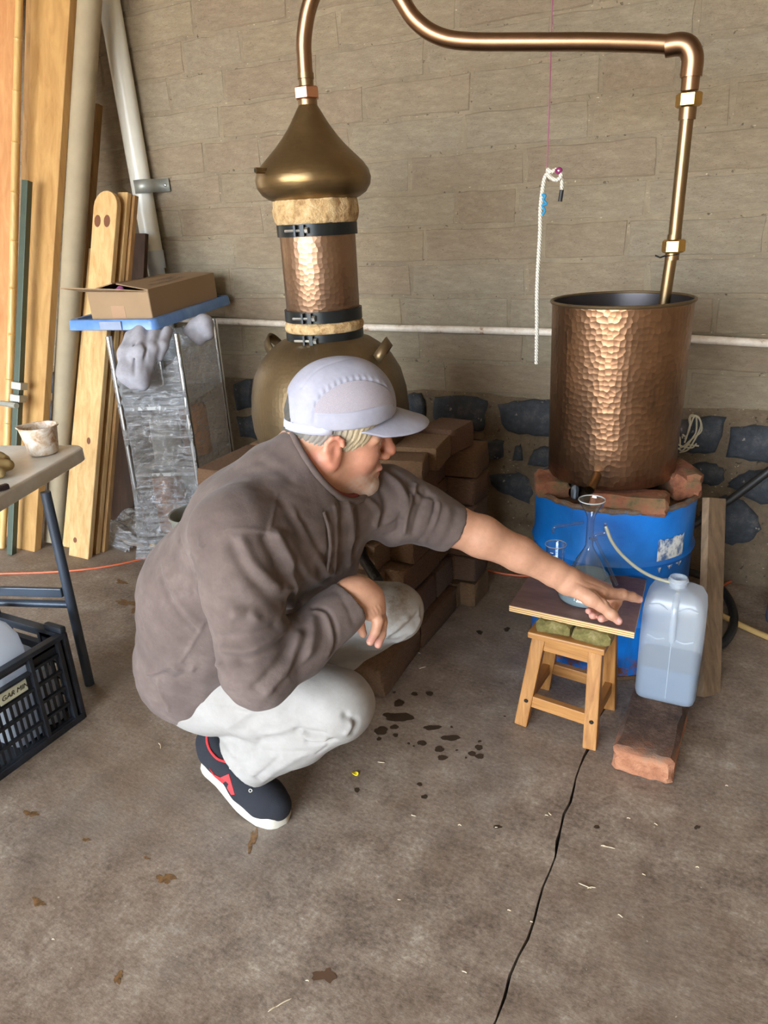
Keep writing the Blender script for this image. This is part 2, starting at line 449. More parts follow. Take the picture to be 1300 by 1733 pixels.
for P in polys:
    c = sum(P, Vector())/len(P); Q = []
    for i in range(len(P)):                                       # break the outline up a little
        a, b = P[i], P[(i+1) % len(P)]
        for k in range(3):
            p = a.lerp(b, k/3); Q.append(p+Vector((rr.uniform(-.005, .005), 0, rr.uniform(-.005, .005))))
    s = MB(); n = len(Q)
    lev = [(-.02, 1.0), (.012, .99), (.026, .93), (.033, .75), (.036, .4)]
    for d, k in lev: s.v += [Vector((c.x+(q.x-c.x)*k, WY-d+rr.uniform(-.002, .002)*(k < .95), c.z+(q.z-c.z)*k)) for q in Q]
    for a in range(len(lev)-1):
        for i in range(n): s.f.append((a*n+i, a*n+(i+1) % n, (a+1)*n+(i+1) % n, (a+1)*n+i))
    s.f.append(tuple((len(lev)-1)*n+i for i in range(n)))
    s.build('stone', M['basalt'], wb, True, angle=0, origin=c)
# --- floor: two concrete slabs with an open joint between them
t = NT('concrete floor'); v = t.co('Object')
big = t.noise(v, 1.6, 8, .65); mid = t.noise(v, 9, 8, .7); fin = t.noise(v, 90, 5, .7)
c = t.ramp(t.math('ADD', t.math('MULTIPLY', mid, .55), t.math('MULTIPLY', fin, .45)), [(.36, srgb(92, 78, 67)), (.47, srgb(132, 116, 103)), (.56, srgb(156, 141, 126)), (.66, srgb(190, 178, 163))])
c = t.mix(t.ramp(big, [(.42, B_), (.66, (.6, .6, .6, 1))]), c, srgb(134, 114, 94))
pale = t.ramp(t.noise(v, 4.5, 10, .75), [(.60, B_), (.72, W_)])
c = t.mix(t.math('MULTIPLY', pale, .55), c, srgb(176, 170, 160))
grey = t.ramp(t.noise(t.co('Object', (1, .7, 1)), 2.3, 6, .6), [(.5, B_), (.68, W_)])
c = t.mix(t.math('MULTIPLY', grey, .45), c, srgb(120, 113, 108))
fl_ = t.ramp(t.noise(v, 130, 1, .5), [(.77, B_), (.80, W_)]); c = t.mix(t.math('MULTIPLY', fl_, .7), c, srgb(206, 196, 178))
t.col(c); t.l(t.ramp(mid, [(.3, (.5, .5, .5, 1)), (.7, (.8, .8, .8, 1))]), t.b.inputs['Roughness'])
t.bump(t.math('ADD', t.math('MULTIPLY', fin, .5), t.noise(t.co('Object', (14, 30, 14)), 2, 6, .7)), .3, .004); M['concrete'] = t.m
M['joint'] = plain('dirt in floor joint', srgb(46, 38, 30), .95, bump=.5)
FX0, FX1, FY0, FY1 = -7.0, 3.2, -4.2, WY+.05
fb = MB().box(((FX0+FX1)/2, (FY0+FY1)/2, -.06), (FX1-FX0, FY1-FY0, .08)).build('floor', M['joint'])
tag(fb, 'stained concrete floor with a dark joint running towards the wall', None, None, 'structure')
edge = []
ys = [FY0+(FY1-FY0)*i/160 for i in range(161)]
for y in ys: edge.append((-.288+.006*math.sin(y*7)+.0035*math.sin(y*31)+rr.uniform(-.0025, .0025)-.01*(y-1.2), y, .0016+rr.uniform(0, .0016)+(.002 if rr.random() < .10 else 0)))
for sgn, name in ((-1, 'slab'), (1, 'slab')):
    s = MB(); xo = FX0 if sgn < 0 else FX1
    top = [Vector((e[0]+sgn*e[2], e[1], 0)) for e in edge]
    low = [p+Vector((0, 0, -.03)) for p in top]; far = [Vector((xo, p.y, 0)) for p in top]
    n = len(top); s.v += top+low+far
    for i in range(n-1): s.f += [(i, i+1, 2*n+i+1, 2*n+i), (i, i+1, n+i+1, n+i)]
    s.build(name, M['concrete'], fb)
# --- the rest of the shed: roof, closed right side, open towards the yard
M['tin'] = plain('roof sheeting', srgb(150, 146, 138), .6, .3)
M['render'] = plain('rendered wall', srgb(168, 152, 126), .9, bump=.3)
M['yard'] = plain('yard earth', srgb(176, 150, 118), .95, var=.2, nscale=3)
rf = MB()
for i in range(120):
    x0, x1 = -7.2+10.6*i/120, -7.2+10.6*(i+1)/120; z0, z1 = .02*math.sin(i*pi/2), .02*math.sin((i+1)*pi/2)
    rf.add([(x0, WY+.3, 3.0+z0), (x1, WY+.3, 3.0+z1), (x1, -4.5, 3.5+z1), (x0, -4.5, 3.5+z0)], [(0, 1, 2, 3)])
tag(rf.build('ceiling', M['tin']), 'corrugated sheet roof of the open shed', None, None, 'structure')
tag(MB().box((3.1, -.7, 1.7), (.2, 7.4, 3.7)).build('wall_right', M['render']), 'plain rendered side wall of the shed', None, None, 'structure')
# front wall with a wide doorway behind the camera: daylight comes in here
FD0, FD1, FDZ = -5.2, .8, 3.1
fw = MB().box(((-7.2+FD0)/2, -4.3, 1.7), (FD0+7.2, .2, 3.4)).box(((3.2+FD1)/2, -4.3, 1.7), (3.2-FD1, .2, 3.4)).box(((FD0+FD1)/2, -4.3, (FDZ+3.7)/2), (FD1-FD0, .2, 3.7-FDZ))
tag(fw.build('wall_front', M['render']), 'front wall of the shed with a wide open doorway', None, None, 'structure')
tag(MB().box((-7.1, -.7, 1.7), (.2, 7.4, 3.7)).build('wall_left', M['render']), 'plain rendered far side wall of the shed', None, None, 'structure')
pt = bpy.data.objects.new('doorway_portal', bpy.data.lights.new('doorway_portal', 'AREA')); COL.objects.link(pt); pt.data.shape = 'RECTANGLE'; pt.data.size = FD1-FD0; pt.data.size_y = FDZ
pt.location = ((FD0+FD1)/2, -4.3, FDZ/2); pt.rotation_euler = (pi/2, 0, 0); pt.data.cycles.is_portal = True
tag(MB().box((-1, -24.3, -.12), (90, 40, .2)).build('ground_yard', M['yard']), 'bare earth yard outside the open side', None, None, 'structure')
# ================================================================== COPPER STILL
def copper(name, c1, c2, rough, cell=70, hs=.35, metal=1.0, dirt=None, stretch=(1, 1, 1)):
    t = NT(name); uv = t.co('UV', stretch); v = t.co('Object')
    n = t.noise(v, 6, 7, .65)
    c = t.ramp(n, [(.3, c1), (.7, c2)])
    if dirt: c = t.mix(t.ramp(t.noise(t.co('Object', (9, 9, 1.5)), 2.2, 6, .7), [(.5, B_), (.75, (.6, .6, .6, 1))]), c, dirt)
    t.col(c); t.set(Metallic=metal, Roughness=rough)
    vo = t.n('ShaderNodeTexVoronoi', Scale=cell); vo.voronoi_dimensions = '2D'; vo.feature = 'F1'; vo.inputs['Randomness'].default_value = .65
    t.l(uv, vo.inputs['Vector']); t.bump(t.math('POWER', vo.outputs['Distance'], 2.0), hs, .010)
    return t.m
M['cu_pot'] = copper('dull brown copper', srgb(96, 82, 60), srgb(126, 106, 78), .42, 70, .07, .8)
M['cu_dome'] = copper('olive brown copper', srgb(112, 92, 62), srgb(138, 114, 78), .34, 60, .05, .85, stretch=(.35, 1.6, 1))
M['cu_col'] = copper('hammered copper column', srgb(138, 112, 92), srgb(160, 130, 106), .38, 68, .14, .95)
M['cu_vat'] = copper('hammered copper vat', srgb(122, 94, 72), srgb(158, 122, 94), .33, 66, .15, .95, srgb(78, 62, 52))
M['cu_pipe'] = copper('copper pipe', srgb(132, 104, 80), srgb(162, 126, 98), .34, 90, .08)
M['cu_green'] = copper('tarnished copper pipe', srgb(126, 114, 84), srgb(158, 124, 94), .36, 90, .05)
M['cu_bright'] = plain('bright copper nut', srgb(226, 170, 140), .3, 1.0)
M['brass'] = plain('brass nut', srgb(206, 166, 96), .3, 1.0)
M['steel_black'] = plain('black steel band', srgb(38, 42, 44), .35, .6)
M['steel'] = plain('zinc steel', srgb(176, 178, 176), .35, .9)
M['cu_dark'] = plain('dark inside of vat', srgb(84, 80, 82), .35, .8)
t = NT('dried dough seal'); v = t.co('Object')
c = t.ramp(t.noise(v, 32, 6, .7), [(.32, srgb(150, 112, 70)), (.5, srgb(206, 172, 122)), (.72, srgb(232, 208, 164))])
t.col(c); t.set(Roughness=.9); t.bump(t.noise(v, 55, 6, .7), 1.0, .012); M['dough'] = t.m

SX, SY = -1.27, 2.05
def zat(u, v): return ab(u, v, (SX, SY)).z
still = empty('copper_still', (SX, SY, .60), 'tall brown copper pot still with onion dome, standing on the brick hearth', 'still')
S0 = Vector((SX, SY, 0))
zc = dict(pot=zat(556, 574), b3=zat(556, 566), ring=zat(555, 548), b2=zat(552, 530), b1=zat(540, 388), seal=zat(538, 372), dome0=zat(535, 336), domew=zat(533, 300), top=zat(522, 176))
Z = zc
# pot
prof = [(0, .60), (.17, .602), (.215, .615), (.242, .645), (.257, .69), (.260, .73), (.254, .775), (.238, .82), (.21, .856), (.175, .882), (.145, .897), (.122, .905), (.114, .915), (.110, .93)]
k = (Z['pot']-.897)
prof = [(r, z+k*min(1, max(0, (z-.6)/.297))) for r, z in prof]
pot = MB().lathe(prof, 72, S0, uv=True).build('pot', M['cu_pot'], still, True)
for s_, a in ((1, math.radians(8)), (-1, math.radians(8))):              # strap handles on the shoulder
    e = Vector((math.cos(a)*s_, -math.sin(a)*.2*s_, 0)).normalized(); w = Vector((-e.y, e.x, 0)); b = MB()
    base = S0+Vector((0, 0, Z['pot']-.045))
    arc = []
    for i in range(15):
        q = i/14*pi
        arc.append(base+e*(.195+.035*math.sin(q)+.02*math.cos(q)*-1)+Vector((0, 0, .045*math.sin(q)))+w*.055*math.cos(q))
    for p in arc:
        up = Vector((0, 0, 1))
        b.v += [p-e*.0-up*.013+e*.010, p+up*.013-e*.010]
    n = len(arc)
    for i in range(n-1): b.f.append((2*i, 2*i+1, 2*i+3, 2*i+2))
    h = b.build('handle', M['cu_pot'], still, True); m = h.modifiers.new('thick', 'SOLIDIFY'); m.thickness = .005; m.offset = 0
# column and its flanges
R1 = .115
col = MB().lathe([(R1-.004, Z['pot']-.01), (R1-.004, Z['b2']-.02), (R1, Z['b2']-.01), (R1, Z['b1']+.0), (R1-.002, Z['b1']+.02)], 64, S0, uv=True).build('column', M['cu_col'], still, True)
def band(z, r, h, bolt_ang, parent):
    b = MB().lathe([(r, z-h/2), (r+.006, z-h/2), (r+.006, z+h/2), (r, z+h/2), (r, z-h/2)], 64, S0).build('clamp_band', M['steel_black'], parent, True)
    d = Vector((math.cos(bolt_ang), math.sin(bolt_ang), 0)); s = Vector((-d.y, d.x, 0)); c = S0+d*(r+.014)+Vector((0, 0, z))
    MB().box(c+s*.012, (.012, .012, h*.9), Matrix((d, s, Vector((0, 0, 1)))).transposed()).box(c-s*.012, (.012, .006, h*.9), Matrix((d, s, Vector((0, 0, 1)))).transposed()).build('lug', M['steel_black'], b)
    MB().tube([c-s*.045, c+s*.03], .0042, 8).build('bolt', M['steel'], b, True)
    MB().tube([c+s*.02, c+s*.03], .009, 6).build('nut', M['steel'], b)
    return b
# direction from the still towards the camera
dcam = Vector((-SX, -SY, 0)).normalized(); acam = math.atan2(dcam.y, dcam.x)
band(Z['b1'], R1+.001, .034, acam-.42, still); band(Z['b2'], R1+.001, .034, acam-.42, still); band(Z['b3'], R1+.002, .034, acam-.42, still)
def dough(z, h, r, amp, seed):
    g = random.Random(seed); b = MB(); n, m = 90, 9
    for j in range(m):
        q = j/(m-1)*pi
        for i in range(n):
            a = 2*pi*i/n; w = math.sin(a*5+seed)*.3+math.sin(a*13+seed*2)*.35+g.uniform(-.5, .5)
            rr_ = r+amp*math.sin(q)*(1+.35*w); b.v.append(S0+Vector((rr_*math.cos(a), rr_*math.sin(a), z-h/2*math.cos(q)+h*.05*w)))
    for j in range(m-1):
        for i in range(n): b.f.append((j*n+i, j*n+(i+1) % n, (j+1)*n+(i+1) % n, (j+1)*n+i))
    return b.build('dough_seal', M['dough'], still, True, angle=0)
dough((Z['b2']+Z['b3'])/2-.002, .034, R1, .010, 3)
dough((Z['dome0']+Z['b1'])/2+.012, Z['dome0']-Z['b1']-.005, R1+.001, .013, 5)
# onion dome
z0, zw, zt = Z['dome0']-.008, Z['domew'], Z['top']
H = zt-z0
pr = [(.112, z0), (.135, z0+.010), (.155, z0+.025), (.168, z0+.048), (.1715, z0+.072), (.166, z0+.096), (.150, z0+.122), (.128, z0+.147), (.104, z0+.174), (.083, z0+.202), (.066, z0+.228), (.052, z0+.252), (.042, z0+.272), (.034, z0+.288), (.028, z0+.298), (.0265, z0+.305)]
pr = [(r, z0+(z-z0)*H/.305) for r, z in pr]
MB().lathe(pr, 72, S0, uv=True).build('dome', M['cu_dome'], still, True, angle=0)
d = Vector((math.cos(acam-.62-.35), math.sin(acam-.62-.35), 0)); c = S0+d*.150+Vector((0, 0, z0+.085))
MB().tube([c, c+d*.045], .008, 10).build('stub', M['cu_dome'], still, True)
MB().tube([c+d*.045, c+d*.046], .0055, 10).build('stub_bore', M['steel_black'], still)
# ------------------------------------------------------------------ vapour pipe, joined to dome and worm by union nuts
zn = zat(521, 158)
VX, VY = -.386, 2.2145
vp = empty('vapour_pipe', (SX, SY, zt), 'copper swan neck pipe arching from the still dome across to the hammered vat', 'pipe')
def nut(c, r, h, mat, parent, ax=(0, 0, 1)):
    b = MB().lathe([(r*.8, -h/2-.004), (r, -h/2), (r, h/2), (r*.8, h/2+.004)], 6, c, ax).build('union_nut', mat, parent); return b
nb = S0+Vector((0, 0, zn))
MB().lathe([(.0275, zt-.004), (.0275, zn-.01)], 24, S0).lathe([(.021, zn), (.021, zn+.035), (.0235, zn+.036), (.0235, zn+.05)], 24, S0).build('ferrule', M['cu_green'], vp, True)
nut(nb, .037, .026, M['cu_bright'], vp)
tp = lambda u, v, k: py(u, v, SY+(VY+.02-SY)*k)
ex = tp(1142, 76, 1.0)
path = smoothpath([S0+Vector((0, 0, zn+.03)), S0+Vector((0, 0, zn+.08)), tp(515, 60, 0), tp(527, 0, .02), tp(560, -60, .08), tp(605, -85, .14), tp(645, -60, .20), tp(680, 0, .27), tp(704, 35, .32), tp(740, 60, .40), tp(790, 70, .5), tp(900, 71, .66), tp(1000, 71, .8), tp(1090, 73, .93), ex], 6)
b = MB().tube(path, .0215, 20); b.build('swan_neck', M['cu_pipe'], vp, True)
ez = ex+Vector((.012, 0, -.012))
dn = [py(1146, 160, ex.y), py(1139, 240, ex.y), py(1125, 415, ex.y)]
dx = ex+Vector((.045, 0, 0)); xx = dx.x
corner = smoothpath([ex-Vector((.02, 0, 0)), ex+Vector((.012, 0, 0)), Vector((xx-.012, ex.y, ex.z-.010)), Vector((xx, ex.y, ex.z-.035)), Vector((xx, ex.y, ex.z-.075))], 6)
MB().tube(corner, .0262, 20).build('elbow', M['cu_pipe'], vp, True)
zn2 = py(1146, 171, ex.y).z; zn3 = py(1126, 417, ex.y).z; zend = .985
MB().tube([(xx, ex.y, ex.z-.06), (xx, ex.y, zn2+.02)], .0215, 20).build('drop_socket', M['cu_pipe'], vp, True)
MB().tube([(xx, ex.y, zn2-.01), (xx, ex.y, zn2-.045)], .021, 20).tube([(xx, ex.y, zn2), (xx-.004, ex.y, zn3)], .0165, 20).build('drop_pipe', M['cu_green'], vp, True)
nut(Vector((xx, ex.y, zn2)), .0315, .026, M['brass'], vp)
nut(Vector((xx-.004, ex.y, zn3)), .030, .026, M['brass'], vp)
MB().tube([(xx-.004, ex.y, zn3+.03), (xx-.006, ex.y, zn3-.035)], .018, 20).tube([(xx-.006, ex.y, zn3), (xx-.022, ex.y+.005, zend)], .0155, 20).build('tail_pipe', M['cu_green'], vp, True)
MB().tube([(xx-.006+.017*math.cos(a), ex.y+.017*math.sin(a), zn3-.032+.001*i) for i, a in enumerate([k*.5 for k in range(16)])]+[(xx-.035, ex.y-.01, zn3-.028), (xx-.048, ex.y-.012, zn3-.022)], .0022, 6).build('wire_tie', M['steel_black'], vp)

# ================================================================== VAT
vat = empty('copper_vat', (VX, VY, .600), 'open hammered copper condenser vat standing on bricks on the blue drum', 'vat')
V0 = Vector((VX, VY, 0)); vz0, vz1 = .600, 1.105
MB().lathe([(0, vz0), (.181, vz0), (.185, vz0+.006), (.187, vz0+.12), (.1915, vz1-.02), (.192, vz1)], 96, V0, uv=True).build('body', M['cu_vat'], vat, True)
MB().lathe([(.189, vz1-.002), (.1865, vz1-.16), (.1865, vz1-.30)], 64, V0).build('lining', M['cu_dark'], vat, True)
MB().tube([V0+Vector((.193*math.cos(2*pi*i/72), .193*math.sin(2*pi*i/72), vz1)) for i in range(72)], .0048, 8, closed=True).build('rim', M['cu_pot'], vat, True)
t = NT('dark water'); t.set(Base__Color=srgb(30, 26, 24), Roughness=.04, IOR=1.33); t.bump(t.noise(t.co(), 30, 3), .08, .004); M['darkwater'] = t.m
MB().lathe([(.1867, vz1-.055), (.12, vz1-.055), (0, vz1-.055)], 48, V0).build('cooling_water', M['darkwater'], vat, True)
sp0 = ab(1012, 800, (VX, VY)); a = math.atan2(-VY+.0, -VX-.12)
dsp = Vector((-.06, -1, 0)).normalized()
pa = py(1011, 803, VY-.182); pb = pa+dsp*.075+Vector((0, 0, -.022))
MB().tube([pa+Vector((0, .02, .004)), pb], .0135, 18, cap=False).tube([pb, pa+Vector((0, .02, .004))], .0105, 18, cap=False).build('spout', M['cu_green'], vat, True)
MB().lathe([(.014, 0), (.024, .001), (.020, .006), (.014, .007)], 20, pa+Vector((0, .010, .002)), dsp).build('solder_collar', M['steel'], vat, True)

# ================================================================== DRUM
DX, DY, DR, DH = -.371, 2.225, .239, .555
t = NT('blue drum paint'); v = t.co('Object')
c = t.ramp(t.noise(v, 5, 6, .65), [(.3, srgb(8, 88, 170)), (.7, srgb(22, 124, 214))])
st = t.ramp(t.noise(t.co('Object', (10, 10, 1.2)), 3, 6, .7), [(.58, B_), (.72, W_)])
z_ = t.n('ShaderNodeSeparateXYZ'); t.l(t.co('Object'), z_.inputs[0])
low = t.ramp(t.math('ADD', z_.outputs[2], t.math('MULTIPLY', t.noise(v, 14, 6, .7), .10)), [(.09, W_), (.125, B_)])
c = t.mix(t.math('MULTIPLY', st, .5), c, srgb(36, 74, 104))
rs = t.ramp(t.noise(v, 22, 8, .75), [(.45, B_), (.55, W_)])
c = t.mix(t.math('MULTIPLY', low, rs), c, srgb(120, 74, 44))
t.col(c); t.set(Roughness=.38); t.bump(t.noise(v, 40, 5), .06, .004); M['bluepaint'] = t.m
t = NT('rusty drum rim'); v = t.co('Object'); nz = t.noise(v, 30, 8, .75)
t.col(t.ramp(nz, [(.34, srgb(40, 84, 124)), (.44, srgb(104, 92, 80)), (.56, srgb(96, 66, 44)), (.72, srgb(146, 122, 96))])); t.set(Roughness=.85); t.bump(nz, .6, .006); M['rustrim'] = t.m
drum = empty('oil_drum', (DX, DY, 0), 'blue painted steel drum with a rusty rim under the copper vat', 'drum')
D0 = Vector((DX, DY, 0))
pr = [(DR-.012, .0), (DR, .004), (DR, .03)]
def rib(z): return [(DR, z-.016), (DR+.004, z-.008), (DR+.0075, z), (DR+.004, z+.008), (DR, z+.016)]
pr += rib(.185)+rib(.385)+[(DR, DH-.02), (DR, DH-.004)]
MB().lathe(pr, 96, D0).build('shell', M['bluepaint'], drum, True)
MB().tube([D0+Vector((DR*math.cos(2*pi*i/80), DR*math.sin(2*pi*i/80), DH+.002*math.sin(i*2.1))) for i in range(80)], .0085, 8, closed=True).build('top_rim', M['rustrim'], drum, True)
MB().tube([D0+Vector((DR*math.cos(2*pi*i/80), DR*math.sin(2*pi*i/80), .008)) for i in range(80)], .0075, 8, closed=True).build('bottom_rim', M['rustrim'], drum, True)
M['rust'] = plain('rust and dirt', srgb(104, 76, 54), .95, var=.4, nscale=20, bump=.6)
MB().lathe([(DR-.004, DH-.012), (0, DH-.012)], 48, D0).build('lid', M['rust'], drum)
# torn paper label wrapped on the shell
t = NT('torn paper label'); v = t.co('Object', (1, 1, .7)); nz = t.noise(v, 42, 6, .75)
t.col(t.ramp(nz, [(.40, srgb(70, 96, 140)), (.47, srgb(140, 152, 170)), (.54, srgb(206, 208, 206)), (.8, srgb(226, 226, 220))])); t.set(Roughness=.8); M['label'] = t.m
lb = MB(); a0 = math.atan2(*(lambda p: (p.y-DY, p.x-DX))(ab(1118, 950, (DX+.06, DY-.2)))); g = random.Random(9)
n = 16
for i in range(n+1):
    a = -.84+.42*i/n; e = g.uniform(-.006, .006)
    lb.v += [D0+Vector(((DR+.0025)*math.cos(a), (DR+.0025)*math.sin(a), .372+e+(.012 if i < 2 else 0)-.01*math.sin(i))), D0+Vector(((DR+.0025)*math.cos(a), (DR+.0025)*math.sin(a), .462+g.uniform(-.004, .004)))]
for i in range(n): lb.f.append((2*i, 2*i+2, 2*i+3, 2*i+1))
lb.build('paper_label', M['label'], drum, True)
# bricks on the drum that carry the vat
t = NT('mossy brick'); v = t.co('Object'); nz = t.noise(v, 18, 8, .75)
c = t.ramp(nz, [(.3, srgb(96, 58, 40)), (.5, srgb(146, 92, 66)), (.7, srgb(168, 124, 94))])
c = t.mix(t.ramp(t.noise(v, 9, 6, .7), [(.5, B_), (.66, W_)]), c, srgb(74, 74, 44)); t.col(c); t.set(Roughness=.95); t.bump(nz, .9, .012); M['mossbrick'] = t.m
def rough_box(size, seed, amp=.006, cuts=3, bev=.008):
    bm = bmesh.new(); bmesh.ops.create_cube(bm, size=1)
    for w in bm.verts: w.co = Vector((w.co.x*size[0], w.co.y*size[1], w.co.z*size[2]))
    bmesh.ops.bevel(bm, geom=bm.edges[:], offset=bev, segments=1, affect='EDGES')
    bmesh.ops.subdivide_edges(bm, edges=[e for e in bm.edges if e.calc_length() > bev*3], cuts=cuts, use_grid_fill=True)
    g = random.Random(seed)
    for w in bm.verts: w.co += Vector((g.uniform(-1, 1), g.uniform(-1, 1), g.uniform(-1, 1)))*amp
    me = bpy.data.meshes.new('brick'); bm.to_mesh(me); bm.free(); return me
def brick(name, size, loc, rz, mat, label, cat='brick', group=None, seed=1, amp=.004, tilt=(0, 0), parent=None, smooth=True):
    me = rough_box(size, seed, amp); me.materials.append(mat)
    if smooth: me.shade_smooth(); me.set_sharp_from_angle(angle=math.radians(35))
    o = inst(me, name, parent, loc, (tilt[0], tilt[1], rz)); return tag(o, label, cat, group)
zt_ = DH-.012
gb = 'bricks between drum and vat'
brick('brick', (.21, .10, .050), (-.30, 2.055, zt_+.027), .10, M['mossbrick'], 'reddish brick lying under the front of the copper vat', 'brick', gb, 2)
brick('brick', (.10, .13, .050), (-.540, 2.12, zt_+.027), .3, M['mossbrick'], 'dark mossy brick on the drum left of the vat spout', 'brick', gb, 3)
brick('brick', (.09, .19, .075), (-.200, 2.255, zt_+.040), .45, M['mossbrick'], 'crumbling brick on the drum at the right of the vat', 'brick', gb, 4, .007)
brick('brick', (.22, .10, .050), (-.40, 2.36, zt_+.027), -.1, M['mossbrick'], 'brick on the drum under the back of the vat', 'brick', gb, 5)
cb = fl(978, 838, DH-.01); M['tinbit'] = plain('scrap tin', srgb(140, 150, 160), .4, .8)
brick('tin_wedge', (.022, .06, .046), (-.462, 2.09, zt_+.025), .2, M['tinbit'], 'small grey metal wedge beside the spout under the vat', 'wedge', None, 6, .001)
# ================================================================== STOOL AND WHAT STANDS ON IT
M['stoolwood'] = wood('varnished stool wood', srgb(138, 88, 40), srgb(200, 146, 84), (1, 1, .05), 55, .45)
M['stoolwood_h'] = wood('varnished stool rail', srgb(138, 88, 40), srgb(200, 146, 84), (.05, .05, 1), 55, .45)
stool = empty('wooden_stool', (-.385, 1.77, 0), 'small varnished wooden stool in front of the blue drum', 'stool')
ft = [(-.490, 1.690), (-.292, 1.664), (-.280, 1.862), (-.478, 1.885)]
tp_ = [(-.452, 1.715), (-.300, 1.700), (-.290, 1.83), (-.440, 1.85)]
ZS = .285
for (fx, fy), (tx, ty) in zip(ft, tp_):
    MB().beam((fx, fy, 0), (tx, ty, ZS), .036, .034, (1, 0, 0), .004).build('leg', M['stoolwood'], stool)
P = lambda k, z: Vector((ft[k][0]+(tp_[k][0]-ft[k][0])*z/ZS, ft[k][1]+(tp_[k][1]-ft[k][1])*z/ZS, z))
for a, b_ in ((0, 1), (1, 2), (2, 3), (3, 0)):
    MB().beam(P(a, ZS-.022), P(b_, ZS-.022), .040, .020, (0, 0, 1), .002).build('apron', M['stoolwood_h'], stool)
    MB().beam(P(a, .082), P(b_, .082), .036, .020, (0, 0, 1), .002).build('stretcher', M['stoolwood_h'], stool)
M['steel_dk'] = plain('dark screw', srgb(40, 34, 28), .5, .5)
for k in (0, 1):
    q = P(k, .085)+Vector((.002, -.0185, 0)); MB().lathe([(0, .002), (.005, .0015), (.006, 0)], 12, q, (0, -1, 0)).build('screw', M['steel_dk'], stool)
MB().box((-.371, 1.772, ZS+.009), (.205, .19, .018), Matrix.Rotation(-.06, 3, 'Z'), .004).build('seat', M['stoolwood_h'], stool)
t = NT('mossy block'); v = t.co('Object'); nz = t.noise(v, 24, 8, .75)
c = t.ramp(nz, [(.3, srgb(84, 78, 40)), (.5, srgb(126, 116, 66)), (.7, srgb(172, 156, 112))]); t.col(c); t.set(Roughness=.95); t.bump(nz, 1.0, .01); M['mossblock'] = t.m
brick('packing_block', (.092, .15, .036), (-.412, 1.765, ZS+.036), -.06, M['mossblock'], 'flat mossy block under the board, left one on the stool', 'block', 'blocks under the board', 11, .003)
brick('packing_block', (.098, .15, .036), (-.309, 1.757, ZS+.036), -.06, M['mossblock'], 'flat mossy block under the board, right one on the stool', 'block', 'blocks under the board', 12, .003)
ZB = .357
M['plytop'] = wood('stained plywood face', srgb(102, 76, 70), srgb(138, 106, 98), (.15, 1, 1), 30, .5, dirt=srgb(140, 112, 102))
t = NT('plywood edge'); s_ = t.n('ShaderNodeSeparateXYZ'); t.l(t.co('Object'), s_.inputs[0])
w_ = t.math('SINE', t.math('MULTIPLY', s_.outputs[2], 2*pi/.0062)); t.col(t.ramp(t.math('ADD', t.math('MULTIPLY', w_, .5), .5), [(.2, srgb(160, 116, 70)), (.7, srgb(222, 186, 132))])); t.set(Roughness=.8); M['plyedge'] = t.m
bd = [fl(862, 1024, ZB), fl(1074, 1070, ZB), fl(1094, 981, ZB)]; bd.append(bd[0]+bd[2]-bd[1]+Vector((.02, 0, 0)))
boardc = sum(bd, Vector())/4
ply = empty('plywood_board', (boardc.x, boardc.y, ZB-.018), 'dark stained plywood board lying on the stool under the flask', 'board')
MB().prism([p-Vector((0, 0, .018)) for p in bd], (0, 0, .0165)).build('plies', M['plyedge'], ply)
MB().prism([p-Vector((0, 0, .0016)) for p in bd], (0, 0, .0016)).build('top_veneer', M['plytop'], ply)
# --- glass
def glassmat(name, tint, rough=.0, refl=1.0):
    m = bpy.data.materials.new(name); m.use_nodes = True; nt = m.node_tree; nt.nodes.clear()
    o = nt.nodes.new('ShaderNodeOutputMaterial'); mx = nt.nodes.new('ShaderNodeMixShader'); tr = nt.nodes.new('ShaderNodeBsdfTransparent'); gl = nt.nodes.new('ShaderNodeBsdfGlossy'); fr = nt.nodes.new('ShaderNodeLayerWeight')
    tr.inputs[0].default_value = tint; gl.inputs['Roughness'].default_value = rough+.02; pw = nt.nodes.new('ShaderNodeMath'); pw.operation = 'POWER'; pw.inputs[1].default_value = 2.2; nt.links.new(fr.outputs['Facing'], pw.inputs[0])
    mm = nt.nodes.new('ShaderNodeMath'); mm.operation = 'MULTIPLY_ADD'; mm.inputs[1].default_value = refl; mm.inputs[2].default_value = .08
    nt.links.new(pw.outputs[0], mm.inputs[0]); nt.links.new(mm.outputs[0], mx.inputs[0]); nt.links.new(tr.outputs[0], mx.inputs[1]); nt.links.new(gl.outputs[0], mx.inputs[2]); nt.links.new(mx.outputs[0], o.inputs[0])
    return m
M['glass'] = glassmat('clear glass', (.86, .90, .91, 1), 0, .9)
M['glass_edge'] = plain('glass lip', srgb(206, 214, 216), .1, 0, **{'Transmission Weight': .4})
t = NT('cloudy distillate'); t.set(Base__Color=srgb(176, 192, 196), Roughness=.2, Transmission__Weight=.55, IOR=1.2); M['cloudy'] = t.m
fb_ = fl(992, 1012, ZB); fc = Vector((fb_.x, fb_.y, ZB+.0015))
fz = lambda u, v: ab(u, v, fc).z
zneck, zlip, zbase = fz(990, 925), fz(995, 846), ZB+.0015
fk = empty('separator_flask', tuple(fc), 'glass separator flask with funnel top standing on the board under the spout', 'flask')
F0 = Vector((fc.x, fc.y, 0)); hb = zneck-zbase
con = [(0, zbase), (.066, zbase+.001), (.076, zbase+.006), (.079, zbase+.014), (.076, zbase+.026), (.050, zbase+hb*.50), (.030, zbase+hb*.78), (.014, zbase+hb*.96), (.010, zneck+.005), (.0095, zlip-.055), (.011, zlip-.046), (.018, zlip-.030), (.030, zlip-.012), (.0335, zlip)]
MB().lathe(con, 48, F0).build('body', M['glass'], fk, True)
